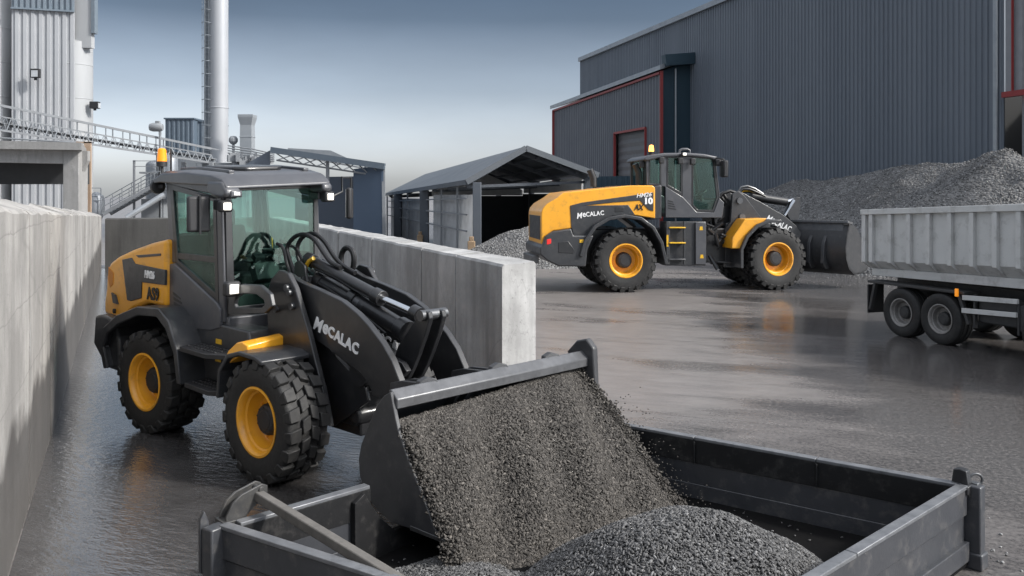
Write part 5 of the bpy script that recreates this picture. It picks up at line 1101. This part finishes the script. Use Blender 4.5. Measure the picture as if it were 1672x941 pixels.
# ------------------------------------------------------------------ gravel
def gravel_mat(name, ca, cb, cc, rough=.75, big=.5):
    m, nt, b = nm(name); v = OC(nt); ge = N(nt, 'ShaderNodeNewGeometry')
    col = ramp(nt, ge.outputs['Random Per Island'], [(0, ca), (.55, cb), (.93, cc), (1.0, tuple(min(.6, x*1.7) for x in cc))])
    lo = ramp(nt, noise(nt, v, big, 5, .6), [(.3, .72), (.7, 1.12)]); col = mixc(nt, 1.0, col, lo, 'MULTIPLY')
    nt.links.new(col, b.inputs['Base Color']); b.inputs['Roughness'].default_value = rough
    return m
def bed_mat(name, ca, cb, sc_=28, big=.5, bs=1.0, bd=.03):
    m, nt, b = nm(name); v = OC(nt)
    vo = N(nt, 'ShaderNodeTexVoronoi'); vo.inputs['Scale'].default_value = sc_; nt.links.new(v, vo.inputs['Vector'])
    sep = N(nt, 'ShaderNodeSeparateColor'); nt.links.new(vo.outputs['Color'], sep.inputs[0])
    col = ramp(nt, sep.outputs[0], [(0, ca), (1, cb)]); lo = ramp(nt, noise(nt, v, big, 6, .62), [(.3, .65), (.7, 1.15)]); col = mixc(nt, 1.0, col, lo, 'MULTIPLY')
    nt.links.new(col, b.inputs['Base Color']); b.inputs['Roughness'].default_value = .85
    inv = math_(nt, 'SUBTRACT', 1.0, vo.outputs['Distance']); p = bump(nt, b, inv, bs, bd); bump(nt, b, noise(nt, v, 3, 6, .6), .5, .12, p)
    return m
def stones(pos, nor, size, rng, aspect=(1.0, .5, .42), lift=.2, flow=None):
    """many little angular stones in one mesh; pos, nor: (n,3)"""
    n = len(pos)
    base = np.array([[-1, -1, -1], [1, -.8, -1], [.85, 1, -.9], [-.9, .9, -1], [-.7, -.8, 1], [.8, -.6, .8], [.6, .7, 1], [-.8, .75, .7]])*.5
    v = base[None]*(1+rng.uniform(-.35, .35, (n, 8, 3)))
    s = size*rng.uniform(.55, 1.35, (n, 1, 1)); v = v*np.array(aspect)[None, None]*s*(1+rng.uniform(-.3, .3, (n, 1, 3)))
    # random orientation: yaw about the normal, small tilt
    q = rng.normal(size=(n, 3)); t = q-(q*nor).sum(1, keepdims=True)*nor
    if flow is not None: t = t*.9+flow
    t /= np.linalg.norm(t, axis=1, keepdims=True)
    nn = nor+rng.normal(size=(n, 3))*.45; nn -= (nn*t).sum(1, keepdims=True)*t; nn /= np.linalg.norm(nn, axis=1, keepdims=True); bn = np.cross(nn, t)
    w = v[:, :, 0:1]*t[:, None]+v[:, :, 1:2]*bn[:, None]+v[:, :, 2:3]*nn[:, None]+pos[:, None]+nor[:, None]*size*lift*rng.uniform(-.6, 1.6, (n, 1, 1))
    f = np.array([[0, 3, 2, 1], [4, 5, 6, 7], [0, 1, 5, 4], [1, 2, 6, 5], [2, 3, 7, 6], [3, 0, 4, 7]])
    return w.reshape(-1, 3), (f[None]+8*np.arange(n)[:, None, None]).reshape(-1, 4)
def mesh_np(name, v, f, mt, parent=None, loc=(0, 0, 0)):
    me = bpy.data.meshes.new(name); me.vertices.add(len(v)); me.vertices.foreach_set('co', (v-np.array(loc)).astype(np.float32).ravel())
    me.loops.add(len(f)*4); me.loops.foreach_set('vertex_index', f.astype(np.int32).ravel()); me.polygons.add(len(f)); me.polygons.foreach_set('loop_start', np.arange(0, len(f)*4, 4, dtype=np.int32))
    me.update(calc_edges=True); me.validate(); me.materials.append(mt)
    o = bpy.data.objects.new(name, me); COL.objects.link(o); o.parent = parent
    if parent is None: o.location = loc
    return o
def grid_surface(fn, nu, nv):
    u, v = np.meshgrid(np.linspace(0, 1, nu), np.linspace(0, 1, nv), indexing='ij'); p = fn(u.ravel(), v.ravel())
    i = np.arange(nu*nv).reshape(nu, nv); f = np.stack([i[:-1, :-1], i[1:, :-1], i[1:, 1:], i[:-1, 1:]], -1).reshape(-1, 4); return p, f
def vnoise(p, sc_, oct_=3):
    return np.array([mnoise.fractal(Vector(q)*sc_, 1.0, 2.0, oct_) for q in p])
def scatter(fn, n, rng, eps=1e-3, dens=None):
    u = rng.random(n); v = rng.random(n)
    if dens is not None: u, v = dens(u, v, rng)
    p = fn(u, v); du = fn(np.minimum(u+eps, 1), v)-fn(np.maximum(u-eps, 0), v); dv = fn(u, np.minimum(v+eps, 1))-fn(u, np.maximum(v-eps, 0))
    nr = np.cross(du, dv); L = np.linalg.norm(nr, axis=1, keepdims=True); ok = L[:, 0] > 1e-9; nr = nr[ok]/L[ok]
    nr[nr[:, 2] < 0] *= -1; return p[ok], nr, dv[ok]
LGR = gravel_mat('loader_gravel', (.029, .0258, .0225), (.053, .0475, .0415), (.095, .086, .076), .75)
HGR = gravel_mat('trailer_gravel', (.058, .0575, .058), (.100, .099, .099), (.155, .154, .154), .78)
LBED = bed_mat('loader_gravel_bed', (.02, .019, .018), (.07, .066, .06), 40)

# the load pouring out of the bucket (in the loader's own axes, then moved to the world)
CA, SA = math.cos(NF.a), math.sin(NF.a)
def to_world(p): return np.stack([NF.o.x+p[:, 0]*CA-p[:, 1]*SA, NF.o.y+p[:, 0]*SA+p[:, 1]*CA, p[:, 2]], 1)
def curve(vv, pts):
    k = np.linspace(0, 1, len(pts)); a = np.array(pts); return np.stack([np.interp(vv, k, a[:, j]) for j in range(3)], 1)
def smooth_pts(pts, n=24):
    q = [np.array(p, float) for p in pts]; out = []
    for t in np.linspace(0, len(q)-1, n):
        i = min(int(t), len(q)-2); s = t-i; p0 = q[max(i-1, 0)]; p1 = q[i]; p2 = q[i+1]; p3 = q[min(i+2, len(q)-1)]
        out.append(.5*(2*p1+(p2-p0)*s+(2*p0-5*p1+4*p2-p3)*s*s+(3*p1-p0-3*p2+p3)*s**3))
    return out
SL = smooth_pts([(2.24, -1.12, 1.02), (2.36, -1.12, .86), (2.55, -1.13, .62), (2.78, -1.14, .36), (2.90, -1.18, .16), (2.98, -1.22, .03)])
SM = smooth_pts([(2.24, -.1, 1.06), (2.46, -.1, .96), (2.76, -.12, .70), (3.02, -.14, .42), (3.22, -.14, .18), (3.34, -.12, .03)])
SR = smooth_pts([(2.16, 1.10, 1.12), (2.30, 1.12, .98), (2.60, 1.12, .72), (2.98, 1.08, .42), (3.34, 1.02, .16), (3.50, 1.0, .03)])
def stream(u, v):
    a, b, c = curve(v, SL), curve(v, SM), curve(v, SR); w = u[:, None]
    p = a*(1-w)*(1-2*w)+b*4*w*(1-w)+c*w*(2*w-1)
    k = .035*np.sin(u*9+v*4)*np.sin(v*PI)+.03*np.sin(u*23+v*7+1)*np.sin(v*PI)
    return to_world(p+np.stack([k, 0*k, k], 1))
p, f = grid_surface(stream, 60, 50)
p = p-np.array([.0, 0, .015])
load = mesh_np('gravel_load', p, f, LBED)
# close the underside so that the load has a body
uu = np.linspace(0, 1, 30)
tag(load, 'dark brown-grey gravel sliding out of the tipped bucket in one broad stream', 'gravel', kind='stuff')
rng = np.random.default_rng(11)
pp, nr, fl_ = scatter(stream, 62000, rng); fl_ = fl_/np.linalg.norm(fl_, axis=1, keepdims=True)
v1, f1 = stones(pp, nr, .026, rng, aspect=(1.0, .38, .32), lift=.25, flow=fl_*.25)
# ragged edge and loose stones
def edge(v_, side):
    n = len(v_); u_ = np.clip(np.abs(rng.normal(0, .02, n)), 0, .2); u_ = u_ if side < 0 else 1-u_; q = stream(u_, v_); q += np.stack([rng.normal(0, .02, n)+side*(.03 if side > 0 else .008)*rng.random(n), rng.normal(0, .02, n), rng.normal(0, .02, n)], 1); return q
q = np.concatenate([edge(.1+.9*rng.random(2600), -1), edge(.05+.95*rng.random(2600), 1)]); nq = np.tile(np.array([[0.2, -.5, .8]]), (len(q), 1)); nq /= np.linalg.norm(nq, axis=1, keepdims=True)
v2, f2 = stones(q, nq, .024, rng)
q = stream(1-.06*rng.random(300), .35+.6*rng.random(300))+np.abs(rng.normal(0, 1, (300, 1)))*np.array([[.10, .02, .06]])
nq = np.tile(np.array([[0., 0, 1.]]), (300, 1)); v3, f3 = stones(q, nq, .014, rng)
mesh_np('loose_stones', np.concatenate([v1, v2, v3]), np.concatenate([f1, f2+len(v1), f3+len(v1)+len(v2)]), LGR)
st = [o for o in bpy.data.objects if o.name == 'loose_stones'][0]; st.parent = load; tag(st, kind='stuff')

# ------------------------------------------------------------------ low steel trailer in the foreground
ZR = .60
TL, TN, TR_, TF = Vector((-1.87, 5.46, 0)), Vector((.69, 3.80, 0)), Vector((3.34, 6.24, 0)), Vector((.78, 8.12, 0))
tr = empty('trailer', (TL+TN+TR_+TF)/4, 0, 'low dark steel trailer box in the foreground, half filled with gravel, one side lowered', 'trailer')
TRM = mat('trailer_paint', (.034, .036, .041), (.050, .052, .058), .30, .46, scale=3, dirt=(.15, .14, .13), dirtamt=.6, bmp=.2, bscale=45, coat=.1)
TRI = mat('trailer_inside', (.009, .0092, .010), (.014, .014, .015), .5, .7, scale=4, spec=.25, dirt=(.09, .085, .08), dirtamt=.45, bmp=.2, bscale=40)  # darker copy of the outer paint: shade inside the box, plus dirt
TRC = mat('trailer_cap', (.12, .125, .135), (.20, .205, .215), .30, .45, scale=8, metal=.3, dirt=(.05, .05, .05), dirtamt=.5, bmp=.1)
Z = lambda p, z: Vector((p.x, p.y, z))
cen = (TL+TN+TR_+TF)/4
def side(a, b, t0=0.0, t1=1.0, inside=TRI, parts=2, cap=True):
    a2 = a.lerp(b, t0); b2 = a.lerp(b, t1); d = (b2-a2).normalized(); n = Vector((-d.y, d.x, 0)); n = n if n.dot(cen-a2) > 0 else -n; L = (b2-a2).length
    m = MB()
    m.bar(Z(a2+n*.030, ZR-.115), Z(b2+n*.030, ZR-.115), .050, .19); m.bar(Z(a2+n*.045, ZR-.365), Z(b2+n*.045, ZR-.365), .040, .29); m.bar(Z(a2+n*.03, .13), Z(b2+n*.03, .13), .08, .14)
    w = m.build('side_wall', TRM, bevel=.006); sub(w, tr)
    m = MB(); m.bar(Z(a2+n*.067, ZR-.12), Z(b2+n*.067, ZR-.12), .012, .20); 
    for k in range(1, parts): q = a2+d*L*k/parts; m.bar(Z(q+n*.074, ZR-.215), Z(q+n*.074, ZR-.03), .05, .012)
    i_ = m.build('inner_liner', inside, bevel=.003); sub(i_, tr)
    m = MB()
    for k in range(parts): m.bar(Z(a2+d*(L*k/parts+.004)+n*.035, ZR-.008), Z(a2+d*(L*(k+1)/parts-.004)+n*.035, ZR-.008), .075, .026)
    sub(m.build('wall_cap', TRC, bevel=.005), tr)
side(TL, TN); side(TN, TR_, 0.02, .985); side(TF, TR_, 0.0, .985, parts=3); side(TL, TF, .03, .30, parts=1)
# the lowered side and the floor
d = (TF-TL).normalized(); n = Vector((-d.y, d.x, 0)); n = n if n.dot(TL-cen) > 0 else -n
pl0 = Vector((-1.054, 6.125, 0)); pld = Vector((.636, .772, 0)).normalized(); pln = Vector((-pld.y, pld.x, 0)); pln = pln if pln.dot(cen-pl0) > 0 else -pln
def on_side(px, py): r = ray(px, py); t = (pl0-Vector((0, 0, CAMH))).dot(pln)/r.dot(pln); q = CAM+r*t; return Vector((q.x, q.y, q.z))
notch = [on_side(*q) for q in ((596, 806), (606, 824), (622, 846), (645, 866))]; e0_ = TL.lerp(TF, .30); e1_ = TL.lerp(TF, .98)
far_ = pl0 + pld*(e1_-pl0).dot(pld); zz_ = min(.24, notch[-1].z)
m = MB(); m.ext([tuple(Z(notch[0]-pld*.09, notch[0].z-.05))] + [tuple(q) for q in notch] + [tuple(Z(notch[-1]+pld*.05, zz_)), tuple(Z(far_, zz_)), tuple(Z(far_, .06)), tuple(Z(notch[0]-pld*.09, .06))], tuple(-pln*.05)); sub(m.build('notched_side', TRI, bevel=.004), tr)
m = MB(); m.ext([tuple(Z(p, .03)) for p in (TL, TN, TR_, TF)], (0, 0, .045)); sub(m.build('floor', mat('trailer_floor', (.005, .005, .0055), (.008, .008, .008), .85, .95, scale=3, spec=.08), smooth=0), tr)  # near-black floor colour stands in for the deep shade in the box
for i, (p, nx) in enumerate(((TL, 0), (TN, 0), (TR_, 0), (TF, 0))):
    o = (p-cen).normalized(); m = MB(); ang = math.atan2((TR_-TN).y, (TR_-TN).x) if i else math.atan2((TN-TL).y, (TN-TL).x)
    pc = p + o*.02; m.box((pc.x, pc.y, ZR/2-.01), (.10, .13, ZR+.02), ang); m.box((pc.x, pc.y, .06), (.13, .16, .12), ang); sub(m.build('corner_post', TRM, bevel=.012), tr)
# bracket and shackle on the right corner
q = TR_ + (TF-TR_).normalized()*.06
ang = math.atan2((TR_-TN).y, (TR_-TN).x); dx = Vector((math.cos(ang), math.sin(ang), 0)); dy = Vector((-dx.y, dx.x, 0))
m = MB(); w = [(-.07, -.08), (.07, -.08), (.045, .10), (.0, .11), (-.045, .10)]
m.ext([tuple(Z(q + dy*a_ - dx*.04, ZR+b_)) for a_, b_ in w], tuple(dx*.07)); m.box((q.x, q.y, ZR-.03), (.16, .14, .06), ang); sub(m.build('corner_bracket', BLK, bevel=.006), tr)
q2 = TR_ + dx*.10 + dy*.02
m = MB(); m.tube([Z(q2-dx*.06, ZR-.03), Z(q2+dx*.03, ZR-.02)], .018, 8); m.box((q2.x-.02, q2.y-.06, ZR-.06), (.06, .06, .14), ang); m.box((q2.x-.04, q2.y-.05, ZR-.16), (.035, .04, .08), ang); sub(m.build('latch', STEEL, bevel=.005), tr)
m = MB(); c = Z(q2+dx*.055, ZR-.005); m.tube([c+Vector((math.cos(a)*.048, 0, math.sin(a)*.042)) for a in np.linspace(0, 2*PI, 22)], .010, 7); sub(m.build('shackle_ring', STEEL), tr)
# hook bracket on the left corner with the propping bar
DUST = mat('dusty_steel', (.085, .080, .074), (.135, .127, .117), .7, .85, scale=9, dirt=(.08, .07, .06), dirtamt=.6, bmp=.25, bscale=60)
h0 = Z(TL.lerp(TF, .05), ZR); 
e_ = d
m = MB(); prof = [(.0, -.06), (.0, .03), (.05, .11), (.11, .15), (.26, .185), (.30, .165), (.30, .075), (.22, .06), (.15, .01), (.13, -.06)]
bx_ = Vector((.80, -.60, 0))*.86
o0 = G(363, 850, ZR); xd = (G(430, 830, ZR+.08)-G(363, 850, ZR+.08)).normalized(); yd = Vector((-xd.y, xd.x, 0))
for off in (-.05, .03): m.ext([tuple(o0 + xd*a_ + yd*off + Vector((0, 0, b_))) for a_, b_ in prof], tuple(yd*.018))
m.tube([o0+xd*.25+yd*-.06+Vector((0, 0, .15)), o0+xd*.25+yd*.06+Vector((0, 0, .15))], .02, 10); m.box(o0+xd*.05+Vector((0, 0, -.02)), (.14, .14, .05), ang)
sub(m.build('hook_bracket', mat('bracket_steel', (.045, .045, .046), (.075, .073, .07), .4, .55, scale=8, metal=.3, dirt=(.13, .12, .105), dirtamt=.6), bevel=.004), tr)
b0 = o0+xd*.235+Vector((0, 0, .115)); b1 = G(672, 962, .56)
m = MB(); m.bar(b0, b1, .062, .062); o = m.build('prop_bar', DUST, bevel=.008); sub(o, tr)
m = MB(); q = o0-xd*.10; m.ext([tuple(Z(q-xd*.05, .3)), tuple(Z(q+xd*.0, .3)), tuple(Z(q+xd*.01, ZR+.02)), tuple(Z(q-xd*.02, ZR+.09)), tuple(Z(q-xd*.05, ZR+.04))], tuple(yd*.03)); sub(m.build('corner_lug', TRM, bevel=.006), tr)

# gravel lying in the trailer
def tmap(u, v): # bilinear over the floor
    a, b, c, e = (np.array(p.xy) for p in (TL.lerp(cen, .055), TN.lerp(cen, .055), TR_.lerp(cen, .055), TF.lerp(cen, .055)))
    return a[None]*((1-u)*(1-v))[:, None]+b[None]*((1-u)*v)[:, None]+c[None]*(u*v)[:, None]+e[None]*(u*(1-v))[:, None]
HX, HY = 1.13, 5.40
def heap_h(x, y):
    r = np.hypot((x-HX)/1.18, (y-HY)/1.05); h = .10+.60*np.clip(1-r**1.55, -.2, 1)
    r3 = np.hypot((x+.38)/.62, (y-5.62)/.62); h = np.maximum(h, .08+.11*np.clip(1-r3**1.5, -.5, 1))
    return h
def heap(u, v):
    xy = tmap(u, v); x, y = xy[:, 0], xy[:, 1]; h = heap_h(x, y)+.012*np.sin(x*9+y*5)+.010*np.sin(y*13-x*6+2); return np.stack([x, y, np.where(h < .085, .04, h)], 1)
p, f = grid_surface(heap, 90, 90)
hp_ = mesh_np('gravel_heap', p-np.array([0, 0, .01]), f, bed_mat('trailer_gravel_bed', (.04, .04, .04), (.12, .12, .12), 34)); tag(hp_, 'pale grey gravel heaped on the trailer floor in a rounded mound', 'gravel', kind='stuff')
pp, nr, fl_ = scatter(heap, 100000, rng); k = pp[:, 2] > .07; pp, nr = pp[k], nr[k]
v1, f1 = stones(pp, nr, .024, rng, aspect=(1.0, .40, .34), lift=.3)
q = tmap(rng.random(500), rng.random(500)); q = np.concatenate([q, np.full((500, 1), .085)], 1); nq = np.tile(np.array([[0., 0, 1.]]), (500, 1)); v2, f2 = stones(q, nq, .016, rng)
o = mesh_np('loose_stones', np.concatenate([v1, v2]), np.concatenate([f1, f2+len(v1)]), HGR); o.parent = hp_; tag(o, kind='stuff')

# ------------------------------------------------------------------ gravel piles in the yard
PBED = bed_mat('yard_gravel', (.13, .128, .127), (.23, .228, .226), 9, .25, 1.0, .10)
PGR = gravel_mat('yard_gravel_stones', (.095, .094, .093), (.175, .173, .172), (.27, .268, .266), .85, .3)
def wpx(px):  # distance along the hall wall seen at this column
    t = (px-CXP)/FPX; return (t*HC.y-HC.x)/(dH.x-t*dH.y)
crest = [(1230, 335), (1290, 322), (1330, 303), (1380, 290), (1430, 287), (1490, 286), (1530, 279), (1560, 272), (1600, 271), (1640, 265), (1672, 253), (1720, 240)]
cs = []
for px, py in crest:
    s_ = wpx(px); q = HC+dH*s_+nH*2.4; cs.append((s_, max(.05, CAMH+(320-py)*q.y/FPX)))
cs = [c for c in cs if c[0] > -2.5] + [(-4.5, 3.2), (-7.5, 1.2), (-9.5, .0)]; cs.sort(); CSx = np.array([a for a, b in cs]); CSz = np.array([b for a, b in cs])
S0, S1, UMAX = -9.5, wpx(1262), 9.5
def pile(u, v):
    s_ = S0+(S1-S0)*u; d_ = .12+UMAX*v; cz_ = np.interp(s_, CSx, CSz); foot = 2.6+cz_*1.45
    z = np.where(d_ < 2.2, cz_*(.80+.20*(d_/2.2)), cz_*np.clip(1-((d_-2.2)/(foot-2.2))**1.15, -.05, 1))
    x = HC.x+dH.x*s_+nH.x*d_; y = HC.y+dH.y*s_+nH.y*d_
    k = np.array([mnoise.fractal(Vector((a*.35, b*.35, 3.1)), 1.0, 2.0, 4) for a, b in zip(x, y)]); k2 = np.array([mnoise.noise(Vector((a*1.3, b*1.3, 8.1))) for a, b in zip(x, y)])
    z = z+(k*.35+k2*.08)*np.clip(z*.6, 0, 1)
    return np.stack([x, y, np.maximum(z, -.03)], 1)
p, f = grid_surface(pile, 90, 70)
big = mesh_np('gravel_pile', p, f, PBED); big.data.shade_smooth(); tag(big, 'long grey gravel heap banked against the ribbed hall behind the tipper truck', 'gravel pile', kind='stuff')
pp, nr, _ = scatter(pile, 44000, rng); k = pp[:, 2] > .0; pp, nr = pp[k], nr[k]; v1, f1 = stones(pp, nr, .05, rng, aspect=(1, .8, .65), lift=.2)
o = mesh_np('loose_stones', v1, f1, PGR); o.parent = big; tag(o, kind='stuff')
c = W(868, 372, 34.5); 
def pile2(u, v):
    a = u*2*PI; r_ = v*3.6; x = c.x+r_*np.cos(a); y = c.y+r_*np.sin(a)*.8; z = 1.52*np.clip(1-v**1.25, 0, 1)+.05*np.sin(x*4+y*3)*np.clip(1-v, 0, 1)
    return np.stack([x, y, z-.02], 1)
p, f = grid_surface(pile2, 48, 24); o2 = mesh_np('gravel_pile', p, f, PBED); o2.data.shade_smooth(); tag(o2, 'small grey gravel heap in the mouth of the open shed, behind the loader tail', 'gravel pile', kind='stuff')
pp, nr, _ = scatter(pile2, 9000, rng, dens=lambda u, v, r: (u, np.sqrt(v))); v1, f1 = stones(pp, nr, .05, rng, aspect=(1, .8, .65)); o = mesh_np('loose_stones', v1, f1, PGR); o.parent = o2; tag(o, kind='stuff')

# grit strewn over the yard round the trailer and the heaps
q = []
while len(q) < 120:
    k = rng.random(); p = TR_.lerp(TF, rng.random()) if k < .5 else TR_
    q.append((p.x+abs(rng.normal(0, .55))*.8+.05, p.y+rng.normal(.15, .55), .004))
q = [a for a in q if (Vector((a[0], a[1], 0))-cen).dot(Vector((.64, .77, 0))) > 1.86]
for k in range(2600): px = rng.uniform(1010, 1680); p = G(px, rng.uniform(440, 470)); q.append((p.x, p.y, .01))
q = np.array(q); nq = np.tile(np.array([[0., 0, 1.]]), (len(q), 1)); v1, f1 = stones(q, nq, .02, rng, aspect=(1, .8, .6), lift=.1)
tag(mesh_np('loose_grit', v1, f1, PGR), 'sparse grit and small stones strewn over the wet yard beside trailer and heap', 'grit', kind='stuff')
# ------------------------------------------------------------------ daylight
SUN_EL, SUN_AZ = 35.0, 110.0          # azimuth from +Y (view direction) clockwise: from the right, a little behind the camera
w = bpy.data.worlds.new('World'); sc.world = w; w.use_nodes = True; nt = w.node_tree; bg = nt.nodes['Background']
sky = N(nt, 'ShaderNodeTexSky', sky_type='NISHITA'); sky.sun_disc = False; sky.sun_elevation = R(SUN_EL); sky.sun_rotation = R(SUN_AZ)
sky.air_density = 1.2; sky.dust_density = 2.5; sky.ozone_density = 1.5
hs = N(nt, 'ShaderNodeHueSaturation'); hs.inputs['Saturation'].default_value = .25; nt.links.new(sky.outputs[0], hs.inputs['Color'])
tc = N(nt, 'ShaderNodeTexCoord'); sx = N(nt, 'ShaderNodeSeparateXYZ'); nt.links.new(tc.outputs['Generated'], sx.inputs[0])
# a dark bank of high cloud above a clear pale horizon, brighter again overhead
cl = ramp(nt, sx.outputs[2], [(0.0, (2.3, 2.36, 2.5)), (.018, (1.62, 1.69, 1.80)), (.05, (1.18, 1.26, 1.40)), (.12, (.58, .66, .78)), (.20, (.205, .268, .355)), (.225, (.175, .237, .325)), (.27, (.34, .395, .47)), (.35, (.62, .67, .73)), (.55, (1.45, 1.48, 1.52)), (1.0, (2.4, 2.4, 2.4))])
sm = noise(nt, tc.outputs['Generated'], 2.2, 5, .55, (1.0, 1.0, 3.5)); sm = ramp(nt, sm, [(.3, .90), (.7, 1.10)])
col = mixc(nt, 1.0, hs.outputs[0], cl, 'MULTIPLY'); col = mixc(nt, 1.0, col, sm, 'MULTIPLY')
nt.links.new(col, bg.inputs[0]); bg.inputs[1].default_value = .13
ld = bpy.data.lights.new('sun', 'SUN'); ld.energy = 2.7; ld.angle = R(5); ld.color = (1, .96, .90)
so = bpy.data.objects.new('sun', ld); COL.objects.link(so)
az = R(SUN_AZ); el = R(SUN_EL); dvec = Vector((math.sin(az)*math.cos(el), math.cos(az)*math.cos(el), math.sin(el)))
so.rotation_euler = dvec.to_track_quat('Z', 'Y').to_euler(); so.location = (0, 0, 30)
sc.view_settings.view_transform = 'Standard'; sc.view_settings.look = 'None'; sc.view_settings.gamma = 1; sc.view_settings.use_curve_mapping = False
sc.view_settings.exposure = 0.6
sc.render.engine = 'CYCLES'; sc.cycles.max_bounces = 8; sc.cycles.transparent_max_bounces = 12; sc.cycles.use_denoising = True
